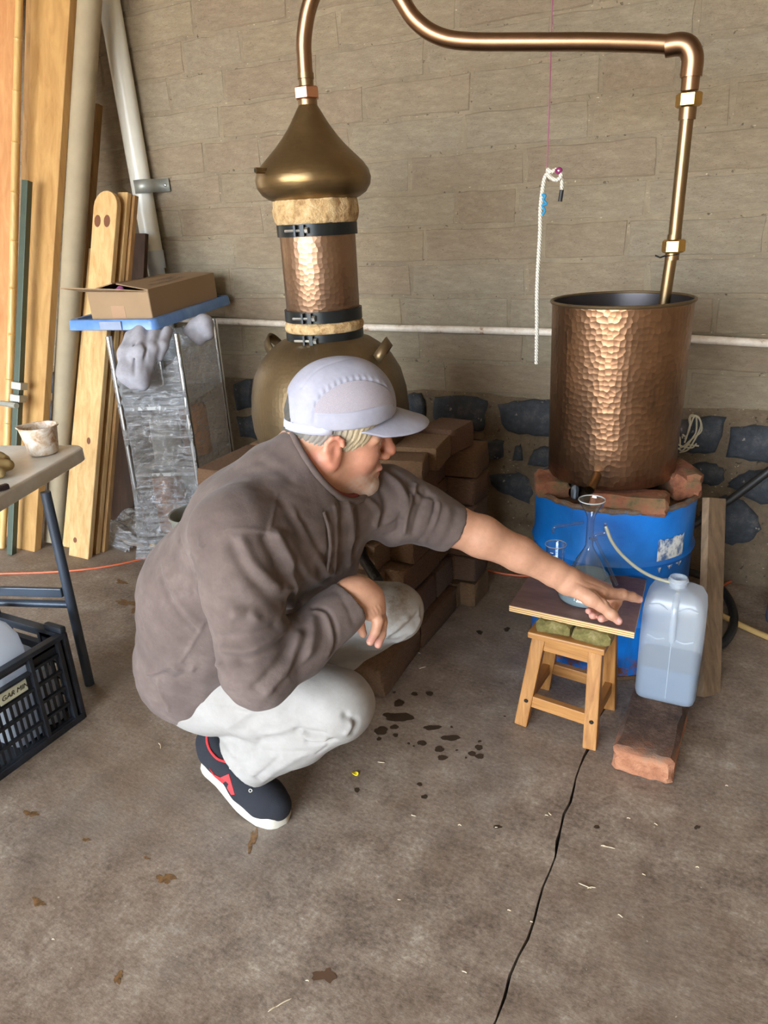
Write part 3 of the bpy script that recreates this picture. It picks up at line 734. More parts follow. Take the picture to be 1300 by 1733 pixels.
MB().tube([F0+Vector((.0335*math.cos(2*pi*i/40), .0335*math.sin(2*pi*i/40), zlip)) for i in range(40)], .0016, 6, closed=True).build('funnel_lip', M['glass_edge'], fk, True)
lq = [(0, zbase+.002), (.064, zbase+.003), (.074, zbase+.008), (.0765, zbase+.016), (.074, zbase+.026), (.0545, zbase+hb*.47), (0, zbase+hb*.47)]
MB().lathe(lq, 48, F0).build('distillate', M['cloudy'], fk, True)
cr = Vector((CR.x, CR.y, 0)).normalized()
q = lambda u, v, o=0.0: ab(u, v, (fc.x+cr.y*o*-1, fc.y+cr.x*o))
MB().tube(smoothpath([q(988, 884), q(965, 888), q(943, 891), q(937, 895), q(936, 902)], 5), .0042, 10).build('side_tube', M['glass'], fk, True)
MB().tube(smoothpath([q(1044, 990), q(1030, 958), q(1016, 930), q(1008, 912), q(1010, 905), q(1020, 904), q(1024, 900), q(1025, 886)], 6), .0045, 10).build('overflow_tube', M['glass'], fk, True)
MB().tube(smoothpath([q(998, 911), q(1005, 913), q(1010, 911)], 5), .004, 8).build('bridge', M['glass'], fk, True)
bk = fl(938, 985, ZB); bc = Vector((bk.x, bk.y, ZB+.0012))
bz = ab(938, 921, bc).z
bkr = empty('glass_beaker', tuple(bc), 'small clear glass beaker on the board behind the forearm', 'beaker')
B0 = Vector((bc.x, bc.y, 0))
MB().lathe([(0, ZB+.0012), (.0235, ZB+.0012), (.026, ZB+.005), (.026, bz-.006), (.029, bz)], 32, B0).build('wall', M['glass'], bkr, True)
MB().tube([B0+Vector((.029*math.cos(2*pi*i/32), .029*math.sin(2*pi*i/32), bz)) for i in range(32)], .0012, 6, closed=True).build('lip', M['glass_edge'], bkr, True)
M['whiteprint'] = plain('white print', srgb(235, 238, 240), .5)
for i in range(4):
    z = bz-.018-.008*i; p = MB(); a0 = -1.9
    for k in range(6):
        a = a0+k*.07*(1+(i % 2)); p.v += [B0+Vector((.0263*math.cos(a), .0263*math.sin(a), z)), B0+Vector((.0263*math.cos(a), .0263*math.sin(a), z+.0018))]
    for k in range(5): p.f.append((2*k, 2*k+2, 2*k+3, 2*k+1))
    p.build('graduation', M['whiteprint'], bkr)
# ================================================================== JUG ON A BRICK
t = NT('worn red brick'); v = t.co('Object'); nz = t.noise(v, 20, 8, .75)
s_ = t.n('ShaderNodeSeparateXYZ'); t.l(t.co('Object'), s_.inputs[0])
c1 = t.ramp(nz, [(.3, srgb(134, 84, 58)), (.5, srgb(176, 118, 86)), (.7, srgb(202, 152, 118))])
c2 = t.ramp(nz, [(.3, srgb(50, 36, 30)), (.5, srgb(88, 66, 54)), (.7, srgb(122, 98, 82))])
gm = t.n('ShaderNodeNewGeometry'); sn = t.n('ShaderNodeSeparateXYZ'); t.l(gm.outputs['True Normal'], sn.inputs[0])
topm = t.ramp(t.math('ADD', s_.outputs[2], t.math('MULTIPLY', t.math('SUBTRACT', nz, .5), .02)), [(.51, B_), (.53, W_)])
soot = t.math('ADD', t.math('MULTIPLY', s_.outputs[2], 12.0), t.math('ADD', t.math('MULTIPLY', s_.outputs[1], 2.2), t.math('MULTIPLY', nz, 1.0)))
t.col(t.mix(t.ramp(soot, [(.45, B_), (.78, W_)]), c1, c2)); t.set(Roughness=.95); t.bump(nz, 1.0, .012); M['redbrick'] = t.m
jb0, jb1 = fl(1035, 1298), fl(1130, 1333)
BL = .30; bcx, bcy = -.148, 1.590+BL/2
me = rough_box((.145, BL, .080), 21, .0035, 5, .010); me.materials.append(M['redbrick']); me.shade_smooth(); me.set_sharp_from_angle(angle=math.radians(40))
bo = inst(me, 'brick', None, (bcx, bcy, .0415), (0, 0, -.02)); tag(bo, 'large red brick with a sooty top under the plastic jug', 'brick')
ZJ = .083
def hdpe(name, c, alpha, rough=.35):
    m = bpy.data.materials.new(name); m.use_nodes = True; nt = m.node_tree; nt.nodes.clear(); N_ = nt.nodes.new; L_ = nt.links.new
    o = N_('ShaderNodeOutputMaterial'); d = N_('ShaderNodeBsdfDiffuse'); tl = N_('ShaderNodeBsdfTranslucent'); tr = N_('ShaderNodeBsdfTransparent'); gl = N_('ShaderNodeBsdfGlossy'); fr = N_('ShaderNodeValue'); fr.outputs[0].default_value = .07
    d.inputs[0].default_value = c; tl.inputs[0].default_value = c; gl.inputs['Roughness'].default_value = rough
    m1, m2, m3 = N_('ShaderNodeMixShader'), N_('ShaderNodeMixShader'), N_('ShaderNodeMixShader')
    m1.inputs[0].default_value = .45; m2.inputs[0].default_value = alpha
    L_(d.outputs[0], m1.inputs[1]); L_(tl.outputs[0], m1.inputs[2]); L_(m1.outputs[0], m2.inputs[1]); L_(tr.outputs[0], m2.inputs[2])
    L_(fr.outputs[0], m3.inputs[0]); L_(m2.outputs[0], m3.inputs[1]); L_(gl.outputs[0], m3.inputs[2]); L_(m3.outputs[0], o.inputs[0]); return m
M['jugplastic'] = hdpe('milky jug plastic', srgb(226, 236, 246), .62)
M['jugwater'] = hdpe('water in jug', srgb(74, 106, 140), .05, .1)
jx, jy = -.134, 1.875
jug = empty('plastic_jug', (jx, jy, ZJ), 'milky white plastic jug half full of water standing on the red brick', 'jug')
J0 = Vector((jx, jy, 0)); jz = lambda u, v: ab(u, v, (jx, jy-.03)).z
ztop = jz(1148, 985); zsh = jz(1140, 1010)
def rsec(hx, hy, r, z, c=J0, n=6):
    out = []
    for sx, sy, a0 in ((1, 1, 0), (-1, 1, pi/2), (-1, -1, pi), (1, -1, 3*pi/2)):
        for k in range(n):
            a = a0+pi/2*k/(n-1); out.append(c+Vector((sx*(hx-r)+r*math.cos(a), sy*(hy-r)+r*math.sin(a), z)))
    return out
def loft(secs, caps=True):
    b = MB(); n = len(secs[0])
    for s in secs: b.v += s
    for j in range(len(secs)-1):
        for i in range(n): b.f.append((j*n+i, j*n+(i+1) % n, (j+1)*n+(i+1) % n, (j+1)*n+i))
    if caps: b.f.append(tuple(reversed(range(n)))); b.f.append(tuple((len(secs)-1)*n+i for i in range(n)))
    return b
HX, HY = .078, .062; H_ = ztop-.022-ZJ
lev = [(.84, 0.0), (.95, .006), (1, .022), (1, H_*.50), (1.0, H_*.60), (.985, H_*.80), (.94, H_*.89), (.80, H_*.955), (.55, H_*.99), (.28, H_)]
b = loft([rsec(HX*k, HY*k, .022*k if k > .5 else .012, ZJ+z) for k, z in lev]); 
body = b.build('body', M['jugplastic'], jug, True, angle=60)
# recessed grip: dish pressed into the two upper thirds beside the handle
MB().tube(smoothpath([Vector((jx+.004, jy-HY*.55, ZJ+H_*.965)), Vector((jx+.004, jy-HY-.010, ZJ+H_*.90)), Vector((jx+.004, jy-HY-.013, ZJ+H_*.78)), Vector((jx+.004, jy-HY-.006, ZJ+H_*.66)), Vector((jx+.004, jy-HY+.004, ZJ+H_*.58))], 6), [.008]*1+[.0085]*23+[.006], 12).build('handle', M['jugplastic'], jug, True)
for s in (-1, 1):
    MB().tube(smoothpath([Vector((jx+s*.060, jy-HY-.0005, ZJ+H_*.88)), Vector((jx+s*.035, jy-HY-.001, ZJ+H_*.90)), Vector((jx+s*.014, jy-HY-.001, ZJ+H_*.86))], 5), .0022, 6).build('grip_moulding', M['jugplastic'], jug, True)
    MB().tube(smoothpath([Vector((jx+s*.058, jy-HY-.0005, ZJ+H_*.62)), Vector((jx+s*.035, jy-HY-.001, ZJ+H_*.595)), Vector((jx+s*.014, jy-HY-.001, ZJ+H_*.61))], 5), .0025, 6).build('grip_moulding', M['jugplastic'], jug, True)
MB().lathe([(.023, ZJ+H_-.006), (.0225, ztop), (.0195, ztop), (.0195, ZJ+H_-.006)], 28, J0).lathe([(.0225, ztop-.012), (.0255, ztop-.010), (.0255, ztop-.007), (.0225, ztop-.005)], 28, J0).build('neck', M['jugplastic'], jug, True)
zl = jz(1130, 1118)-.012
wl = [(.82, .003), (.93, .008), (.975, .024), (.975, zl-ZJ)]
loft([rsec(HX*k, HY*k, .020, ZJ+z) for k, z in wl]).build('water', M['jugwater'], jug, True, angle=40)
MB().tube([Vector((jx+.004, jy-HY-.0004, ZJ+.02)), Vector((jx+.004, jy-HY-.0004, ZJ+H_*.58))], .0011, 5).build('mould_seam', M['jugplastic'], jug)
# clear hose from the flask overflow into the jug
M['hose_clear'] = plain('yellowed clear hose', srgb(196, 192, 166), .25, 0, **{'Transmission Weight': .35})
h0 = q(1025, 893)
hose = [h0+Vector((0, 0, .004)), h0+Vector((.004, -.001, -.004))]
for u, v, k in ((1034, 913, .08), (1045, 930, .2), (1058, 944, .35), (1078, 961, .52), (1100, 974, .7), (1122, 982, .86), (1140, 986, .96)):
    yy = h0.y*(1-k)+(jy-.002)*k; hose.append(py(u, v, yy))
hose += [Vector((jx, jy, ztop-.015)), Vector((jx+.004, jy, ztop-.06))]
tag(MB().tube(smoothpath(hose, 5), .0046, 10).build('clear_hose', M['hose_clear'], None, True), 'thin clear plastic hose from the flask into the jug neck', 'hose')
# ================================================================== PLANK LEANING ON DRUM, HOSES, CORDS
M['greywood'] = wood('weathered plank', srgb(92, 74, 56), srgb(146, 120, 92), (1, 1, .05), 45, .85)
a_, b_ = fl(1198, 1158), Vector((-.085, 2.14, 0)); pt = py(1165, 880, 2.20)
pk = MB().beam((-.028, 2.03, .0), (-.088, 2.245, .535), .085, .022, (.45, .9, 0), .0)
pk.build('leaning_plank', M['greywood'], None, origin=(-.045, 2.02, 0)); tag(bpy.data.objects['leaning_plank'], 'short weathered plank leaning against the right of the blue drum', 'plank')
M['rubber'] = plain('black rubber hose', srgb(32, 31, 31), .5, bump=.2)
M['cord'] = plain('orange cord', srgb(206, 104, 66), .5)
M['yhose'] = plain('yellow hose', srgb(178, 146, 92), .5)
hp = [py(1330, 775, 2.70), py(1300, 798, 2.70), py(1240, 843, 2.66), py(1185, 880, 2.62), py(1150, 905, 2.58), py(1120, 930, 2.52), fl(1130, 962, .16), fl(1165, 968, .07), fl(1195, 978, .05), fl(1222, 998, .028), fl(1238, 1025, .016), fl(1242, 1055, .016), fl(1230, 1082, .016), fl(1212, 1094, .016), fl(1180, 1100, .016), fl(1140, 1100, .016)]
tag(MB().tube(smoothpath(hp, 6), .0145, 12).build('rubber_hose', M['rubber'], None, True), 'thick black rubber hose curling on the floor right of the blue drum', 'hose')
hp = [(-.93, 2.50, .38), py(770, 848, 2.62), py(800, 872, 2.62), py(850, 903, 2.62), py(900, 930, 2.58), py(950, 950, 2.5), (-.30, 2.46, .12), (-.2, 2.5, .10)]
tag(MB().tube(smoothpath(hp, 6), .013, 12).build('rubber_hose', M['rubber'], None, True), 'black hose sagging between the brick hearth and the blue drum', 'hose')
hp = [fl(u, v, .005) for u, v in ((770, 958), (810, 963), (860, 972), (900, 974), (960, 962), (1060, 952), (1140, 972), (1195, 1002), (1235, 985), (1265, 968), (1290, 948), (1330, 920))]
tag(MB().tube(smoothpath(hp, 6), .0042, 8).build('extension_cord', M['cord'], None, True), 'orange cord on the floor behind the stool and blue drum', 'cord')
hp = [fl(u, v, .005) for u, v in ((-40, 974), (0, 971), (70, 969), (140, 964), (200, 955), (262, 941), (330, 928), (420, 915), (520, 920))]
tag(MB().tube(smoothpath(hp, 6), .0042, 8).build('extension_cord', M['cord'], None, True), 'orange cord on the floor passing under the folding table', 'cord')
hp = [fl(u, v, .011) for u, v in ((1180, 1022), (1215, 1038), (1250, 1056), (1290, 1074), (1340, 1095))]
tag(MB().tube(smoothpath(hp, 6), .0105, 10).build('garden_hose', M['yhose'], None, True), 'pale yellow hose lying on the floor at the right edge', 'hose')
M['bluebottle'] = hdpe('blue grey plastic', srgb(96, 116, 146), .1)
bb = fl(1304, 1062); b0 = Vector((bb.x+.09, bb.y+.05, 0)); zt2 = ab(1296, 950, (bb.x, bb.y)).z
pr = [(0, 0), (.10, .0), (.108, .012), (.108, .06), (.104, .068), (.108, .076), (.108, zt2-.05), (.104, zt2-.042), (.108, zt2-.034), (.100, zt2), (.06, zt2+.03), (.03, zt2+.04), (.03, zt2+.06), (0, zt2+.06)]
tag(MB().lathe(pr, 40, b0).build('water_bottle', M['bluebottle'], None, True, origin=b0), 'blue grey plastic bottle cut off by the right edge', 'bottle')
# ================================================================== WALL PIPE, ROPE, RAFFIA
M['pvc'] = plain('white pipe', srgb(222, 214, 202), .5, var=.06)
t = NT('dirty white wall pipe'); v = t.co('Object'); nz = t.noise(v, 14, 8, .75)
t.col(t.ramp(nz, [(.34, srgb(150, 112, 86)), (.42, srgb(206, 192, 174)), (.6, srgb(226, 216, 202))])); t.set(Roughness=.5); M['wallpipe'] = t.m
yp = WY-.036
wp = MB().tube([py(300, 540, yp), py(380, 543.5, yp), py(500, 549, yp), py(620, 554, yp), py(780, 558, yp), py(930, 562, yp), py(1160, 573, yp), py(1300, 581, yp), py(1420, 588, yp)], .0145, 14).build('wall_pipe', M['wallpipe'], None, True)
tag(wp, 'thin dirty white pipe running along the block wall behind the still', 'pipe')
rp = py(931, 290, 2.50); ry = 2.50
M['string'] = plain('purple string', srgb(150, 78, 112), .7)
tag(MB().tube([py(937, -60, ry), py(935, 0, ry), py(930, 180, ry), py(926, 288, ry)], .0018, 6).build('hanging_string', M['string'], None), 'thin purple string hanging in front of the wall', 'string')
t = NT('white rope'); w_ = t.n('ShaderNodeTexWave', Scale=60.0, Distortion=.0); w_.wave_type = 'BANDS'; w_.bands_direction = 'DIAGONAL'; t.l(t.co('Object'), w_.inputs['Vector'])
t.col(t.ramp(w_.outputs['Fac'], [(.1, srgb(188, 180, 164)), (.5, srgb(234, 228, 214))])); t.set(Roughness=.9); t.bump(w_.outputs['Fac'], .6, .004); M['rope'] = t.m
rope = empty('hanging_rope', tuple(py(926, 290, ry)), 'white rope knotted to a string, hanging left of the copper vat', 'rope')
MB().tube(smoothpath([py(u, v, ry) for u, v in ((937, 291), (929, 292), (922, 302), (918, 325), (915, 355), (914, 400), (911, 450), (909, 500), (909, 550), (908, 616))], 6), .0068, 10).build('cord', M['rope'], rope, True)
MB().tube(smoothpath([py(u, v, ry-.008) for u, v in ((925, 287), (934, 290), (944, 287), (950, 296), (944, 304), (934, 302), (928, 295))]+[py(930, 286, ry+.006)], 6), .0062, 10).tube(smoothpath([py(u, v, ry) for u, v in ((947, 290), (951, 305), (951, 322))], 5), .006, 10).build('knot', M['rope'], rope, True)
MB().tube([py(951, 321, ry), py(948, 341, ry)], .0066, 10).build('taped_end', M['rubber'], rope, True)
M['magenta'] = plain('purple twine', srgb(120, 28, 84), .8); M['bluetwine'] = plain('blue twine', srgb(44, 132, 176), .7)
MB().tube(smoothpath([py(u, v, ry-.012) for u, v in ((940, 289), (946, 285), (950, 288), (945, 293), (940, 289))], 5), .004, 8).build('purple_whipping', M['magenta'], rope, True)
MB().tube(smoothpath([py(u, v, ry-.008) for u, v in ((917, 330), (923, 331), (920, 338), (925, 345), (918, 348), (922, 356), (918, 364))], 5), .0042, 8).build('blue_tie', M['bluetwine'], rope, True)
M['raffia'] = plain('pale raffia', srgb(206, 196, 168), .8)
rf_ = empty('raffia_bundle', tuple(py(1165, 720, 2.80)), 'loop of pale raffia hung on a dark peg right of the vat', 'raffia')
for k in range(5):
    g = random.Random(k+40); o_ = lambda: (g.uniform(-5, 5), g.uniform(-5, 5))
    pts = [(1160, 745), (1166, 720), (1172, 706), (1182, 704), (1183, 725), (1175, 745), (1160, 757), (1150, 762)]
    if k > 2: pts = [(1160, 742), (1150, 728), (1146, 742), (1154, 755), (1170, 757), (1178, 755)]
    MB().tube(smoothpath([py(u+o_()[0], v+o_()[1], 2.79+g.uniform(-.02, .02)) for u, v in pts], 5), .0032, 5).build('strand', M['raffia'], rf_, True)
M['peg'] = plain('grey plastic', srgb(84, 82, 88), .4)
pc = py(1160, 724, 2.84); MB().lathe([(.0, .075), (.012, .07), (.024, .045), (.030, .015), (.032, -.02)], 20, pc, (-.2, -1, .1)).build('peg', M['peg'], rf_, True)
# ================================================================== BRICK HEARTH
t = NT('hearth brick'); v = t.co('Object'); nz = t.noise(v, 16, 8, .75); oi = t.n('ShaderNodeObjectInfo')
c = t.ramp(oi.outputs['Random'], [(0, srgb(112, 80, 52)), (.3, srgb(128, 98, 68)), (.6, srgb(104, 72, 54)), (.85, srgb(118, 94, 76)), (1, srgb(98, 64, 42))])
c = t.mix(.75, c, t.ramp(nz, [(.3, (.35, .33, .3, 1)), (.55, (.9, .9, .9, 1)), (.75, (1.25, 1.2, 1.1, 1))]), 'MULTIPLY'); t.col(c); t.set(Roughness=.95); t.bump(nz, .8, .010); M['hbrick'] = t.m
hearth = empty('brick_hearth', (-1.27, 2.05, 0), 'dry stacked brick hearth carrying the copper still behind the man', 'hearth')
hm = []
for k in range(6):
    me = rough_box((1, 1, 1), 100+k, .014, 2, .03); me.materials.append(M['hbrick']); me.shade_smooth(); me.set_sharp_from_angle(angle=math.radians(40)); hm.append(me)
g = random.Random(17)
def hb(x, y, z, sx, sy, sz, rz=0.0):
    inst(hm[g.randrange(6)], 'brick', hearth, (x, y, z), (g.uniform(-.015, .015), g.uniform(-.015, .015), rz+g.uniform(-.03, .03)), (sx, sy, sz))
BH = .100
ystart = [1.625, 1.80, 1.88, 1.94, 1.97, 2.02]
for cz in range(6):
    z = BH*(cz+.5); y = ystart[cz]; xr = [-.905, -.925, -.945, -.94, -.95, -.945][cz]; hdr = cz % 2 == 0
    while y < 2.40:
        L = .30 if (hdr and y < 2.05) else .15
        hb(xr-.07+g.uniform(-.008, .008), y+L/2, z, .14, L-.008, BH-.005); y += L
    y = 1.80
    while y < 2.40: hb(-1.60, y+.15, z, .14, .292, BH-.005); y += .30
    if cz != 3 and cz != 2 and cz != 1 or True:
        x = -1.53
        while x < -1.06: hb(x+.115, 2.33, z, .225, .14, BH-.005); x += .23
for x in (-1.50, -1.38, -1.26, -1.14):                             # front wall above and below the fire opening
    hb(x+.02, 1.90, BH*5.5, .115, .16, BH-.005); hb(x+.02, 1.88, BH*4.5, .115, .18, BH-.005)
    hb(x+.02, 1.86, BH*.5, .115, .2, BH-.005)
hb(-1.09, 1.90, BH*2.5, .16, .14, BH-.006); hb(-1.10, 1.88, BH*1.5, .17, .14, BH-.006); hb(-1.10, 1.92, BH*3.5, .16, .14, BH-.006)
hb(-.965, 2.10, .638, .15, .16, .075, .10); hb(-.95, 2.27, .645, .13, .15, .085, -.15); hb(-.965, 1.965, .632, .14, .10, .06, .25)
# charred burner tube sticking out of the fire opening
M['char'] = plain('charred black tube', srgb(16, 15, 15), .35, bump=.8, bscale=60)
fr_ = pxx(640, 985, -1.00)
tag(MB().tube(smoothpath([(-1.22, 2.02, .50), py(612, 935, 1.83), py(625, 960, 1.78), py(640, 984, 1.73)], 5), .017, 10).build('burner_tube', M['char'], None, True), 'black charred tube poking out of the brick hearth', 'tube')
# ================================================================== TIMBER LEANING ON THE WALL AT THE LEFT
def lp(u, v, yf, k=.30):
    d = ray(u, v); t_ = (yf+k*CH)/(d.y-k*d.z); return CC+d*t_
def nrm(k): return Vector((0, 1, -k)).normalized()
M['plank'] = wood('planed yellow plank', srgb(164, 120, 66), srgb(202, 162, 102), (1, 1, .03), 22, .55)
M['pine'] = wood('fresh pine', srgb(180, 138, 82), srgb(220, 188, 134), (1, 1, .03), 34, .55)
M['lath'] = wood('brown lath', srgb(128, 92, 52), srgb(178, 138, 86), (1, 1, .03), 34, .7)
M['opink'] = wood('orange plank', srgb(182, 122, 72), srgb(216, 164, 110), (1, 1, .03), 26, .6)
M['darkpanel'] = wood('dark brown panel', srgb(52, 34, 22), srgb(90, 62, 42), (1, 1, .05), 20, .7)
def leanboard(name, px, th, mat, label, cat='board', k=.30, group=None, yf=None, rnd=0):
    """px: foot left, foot right, top right, top left of the face that looks into the room"""
    f = fl((px[0][0]+px[1][0])/2, (px[0][1]+px[1][1])/2); yf = f.y if yf is None else yf
    Q = [lp(u, v, yf, k) for u, v in px]
    for i in (0, 1): Q[i].z = 0.0; Q[i].y = yf
    if rnd:
        a, b = Q[2], Q[3]; up = ((Q[2]-Q[1]).normalized()+(Q[3]-Q[0]).normalized()).normalized(); w = (a-b).length; rt = (a-b).normalized(); r = w*.48
        top = [a-up*r+rt*0]
        for i in range(1, 9):
            an = i/9*pi; top.append((a+b)/2-up*r+rt*(w/2*math.cos(an))+up*(r*math.sin(an)))
        top.append(b-up*r); Q = [Q[0], Q[1]]+top
    o = MB().prism(Q, nrm(k)*th).build(name, mat, None, origin=f); 
    bv = o.modifiers.new('edge', 'BEVEL'); bv.width = .002; bv.segments = 1; bv.limit_method = 'ANGLE'
    return tag(o, label, cat, group)
gt = 'timber leaning on the wall'
leanboard('plank', [(-30, 925), (12, 928), (32, -120), (-30, -120)], .03, M['opink'], 'wide orange plank at the far left behind the bamboo pole', 'plank', .26, gt, 2.07)
leanboard('lath', [(18, 929), (28, 930), (60, -120), (47, -120)], .02, M['lath'], 'narrow brown lath between the bamboo pole and the wide plank', 'lath', .255, gt, 2.02)
leanboard('plank', [(27, 931), (58, 931), (126, -120), (56, -120)], .036, M['plank'], 'wide yellow plank leaning left of the fibre tube', 'plank', .265, gt)
def leanpole(name, a, b, r, mat, label, cat, k=.3, n=20, yf=None, rings=None):
    f = fl(*a) if yf is None else None; yf = f.y if f is not None else yf
    p0 = lp(a[0], a[1], yf, k); p1 = lp(b[0], b[1], yf, k); p0.z = max(p0.z, 0.0)
    return p0, p1
p0, p1 = leanpole('tube', (85, 925), (150, -120), .04, None, '', '', .36)
p0 = Vector((p0.x, p0.y+.12, 0)); p1 = Vector((p1.x, p1.y+.10, p1.z))
p0, p1 = lp(90, 905, 2.11, .235), lp(160, -120, 2.11, .235); p0.z = 0.005
M['tubecard'] = plain('grey fibre tube', srgb(158, 144, 118), .8, var=.08, bump=.15)
tag(MB().tube([p0, p0.lerp(p1, .5), p1], .047, 28).build('fibre_tube', M['tubecard'], None, True, origin=p0), 'tall grey fibre tube leaning between the plank and the pine picket', 'tube', gt)
# bamboo
M['bamboo'] = wood('yellow bamboo', srgb(186, 146, 82), srgb(226, 192, 128), (1, 1, .04), 30, .4)
p0, p1 = lp(3, 925, 1.97, .235), lp(40, -120, 1.97, .235); p0.z = 0
pts, rs = [], []
nn = 13
for i in range(nn):
    for dz, k in ((0, 1.16), (.012, 1.02), (.05, 1.0), (.5, .98), (.95, 1.0), (.988, 1.02)):
        tt = (i+dz)/nn; pts.append(p0.lerp(p1, tt)+Vector((.012*math.sin(tt*5), 0, 0))); rs.append(.0165*k*(1-.15*tt))
tag(MB().tube(pts, rs, 16).build('bamboo_pole', M['bamboo'], None, True, origin=p0), 'jointed yellow bamboo pole at the far left edge', 'pole', gt)
# sash clamp bar
M['greenpaint'] = plain('dark green paint', srgb(66, 78, 66), .4, .2); M['steelgrey'] = plain('grey steel', srgb(166, 168, 160), .45, .45)
ya = 1.93
a, b = lp(17, 928, ya, .26), lp(46, 306, ya, .26); a.z = 0
cl = empty('sash_clamp', tuple(a), 'dark green square steel clamp bar standing left of the wide plank', 'clamp')
MB().beam(a, b, .030, .030, (1, .2, 0), .002).build('bar', M['greenpaint'], cl)
for u, v in ((33, 653), (31, 674)):
    c_ = lp(u, v, ya, .26); MB().beam(c_-(b-a).normalized()*.016, c_+(b-a).normalized()*.016, .05, .046, (1, .2, 0), .003).build('sliding_jaw', M['steelgrey'], cl)
c_ = lp(20, 684, ya-.03, .26); MB().tube([c_+Vector((-.07, 0, 0)), c_+Vector((.05, -.015, 0))], .012, 12).build('screw_handle', M['steelgrey'], cl, True)
leanboard('lath', [(104, 905), (112, 905), (166, 175), (156, 175)], .03, M['lath'], 'thin brown lath behind the fibre tube', 'lath', .30, gt, 2.20)
leanboard('lath', [(105, 932), (117, 933), (160, 420), (150, 420)], .02, M['pine'], 'slim pine lath just left of the round-topped picket', 'lath', .30, gt, 2.09)
leanboard('picket', [(116, 943), (149, 944), (200, 322), (160, 322)], .024, M['pine'], 'knotty pine picket with a rounded top, foremost of the boards', 'board', .28, gt, None, 1)
leanboard('pine_board', [(152, 938), (163, 938), (216, 325), (199, 325)], .024, M['pine'], 'narrow pine board just behind the picket', 'board', .28, gt, 2.08)
leanboard('pine_board', [(163, 931), (176, 931), (228, 330), (213, 330)], .024, M['lath'], 'narrow pine board with a dark knot, next to the plastic wrap', 'board', .28, gt, 2.11)
M['knot'] = plain('pine knot', srgb(110, 66, 40), .6)
pk_ = bpy.data.objects['picket']
for u, v, w, h in ((165, 374, 5, 10), (181, 374, 5, 10), (150, 746, 3, 6), (127, 914, 3, 5)):
    c_ = lp(u, v, fl(132, 943.5).y, .28)-nrm(.28)*.0006; s = MB(); e1 = Vector((1, 0, 0)); e2 = Vector((0, .27, .96))
    s.prism([c_+e1*(w*.0036*math.cos(2*pi*i/12))+e2*(h*.0025*math.sin(2*pi*i/12)) for i in range(12)], nrm(.28)*.001); s.build('knot', M['knot'], pk_)
s = MB().prism([lp(186, 902, 2.42, .2), lp(224, 905, 2.42, .2), lp(246, 395, 2.42, .2), lp(200, 395, 2.42, .2)], nrm(.2)*.02)
tag(s.build('dark_board', M['darkpanel'], None, origin=lp(200, 905, 2.42, .2)), 'dark brown board leaning behind the wrapped rack', 'board', gt)
# white drain pipe strapped to the wall
yw = WY-.055; dpipe = empty('drain_pipe', tuple(py(262, 430, yw)), 'white plastic drain pipe strapped slantwise to the wall, ending above the box', 'pipe')
M['pvcw'] = plain('white plastic pipe', srgb(232, 232, 222), .3, var=.04); M['pvcb'] = plain('bluish pipe socket', srgb(214, 226, 240), .3, var=.04)
a, b = py(174, -60, yw), py(259, 428, yw); ax_ = (b-a).normalized()
MB().tube([a, b], .046, 28).build('tube', M['pvcw'], dpipe, True)
MB().tube([b-ax_*.01, b+ax_*.07], .049, 28).tube([b+ax_*.06, b+ax_*.5], .040, 24).build('socket', M['pvcb'], dpipe, True)
c_ = py(246, 316, yw); st = MB(); n_ = 16
Ry = Vector((0, -1, 0)); Rx = ax_.cross(Ry).normalized(); Rx = Rx if Rx.x > 0 else -Rx
arc = [c_+Rx*(-.05)+Vector((0, .045, 0))]+[c_+(Rx*math.cos(q)+Ry*math.sin(q))*.0485 for q in [pi-pi*i/n_ for i in range(n_+1)]]+[c_+Rx*.052+Vector((0, .045, 0)), c_+Rx*.105+Vector((0, .045, 0))]
for p in arc: st.v += [p-ax_*.028, p+ax_*.028]
for i in range(len(arc)-1): st.f.append((2*i, 2*i+1, 2*i+3, 2*i+2))
o = st.build('strap', M['steelgrey'], dpipe, True); m_ = o.modifiers.new('thick', 'SOLIDIFY'); m_.thickness = .003
MB().lathe([(0, .006), (.006, .004), (.008, 0)], 12, c_+Rx*.082+Vector((0, .042, 0)), (0, -1, 0)).build('screw', M['steel'], dpipe)
# ================================================================== WRAPPED RACK WITH BLUE LID AND BOX
PA, PB_, PC = Vector((-2.277, 2.094, 0)), Vector((-2.035, 2.206, 0)), Vector((-2.186, 2.618, 0)); PD = PA+PC-PB_
rack = empty('wire_rack', tuple((PA+PC)/2), 'chrome shelf rack wrapped in clear plastic film beside the pine boards', 'rack')
M['chrome'] = plain('chrome tube', srgb(205, 208, 210), .22, 1.0, var=.03)
for p in (PA, PB_, PC, PD): MB().tube([p+Vector((0, 0, .03)), p+Vector((0, 0, .975))], .0125, 14).build('post', M['chrome'], rack, True)
M['shelfm'] = plain('grey shelf', srgb(172, 172, 170), .5, .2); M['cu_inside'] = plain('copper canister', srgb(182, 118, 70), .5, .3)
for z in (.10, .40, .68):
    MB().prism([p+Vector((0, 0, z)) for p in (PA, PB_, PC, PD)], (0, 0, .014)).build('shelf', M['shelfm'], rack)
pc = PA.lerp(PC, .42)
for (fx, z0, z1, r, mat) in ((.30, .115, .385, .065, 'cu_inside'), (.62, .115, .36, .07, 'shelfm'), (.35, .416, .62, .06, 'shelfm'), (.65, .416, .64, .06, 'cu_inside')):
    c_ = PA.lerp(PC, fx)+Vector((.0, .0, 0)); MB().lathe([(0, z0), (r, z0), (r, z1-.02), (r*.8, z1), (0, z1)], 24, c_).build('stored_canister', M[mat], rack, True)
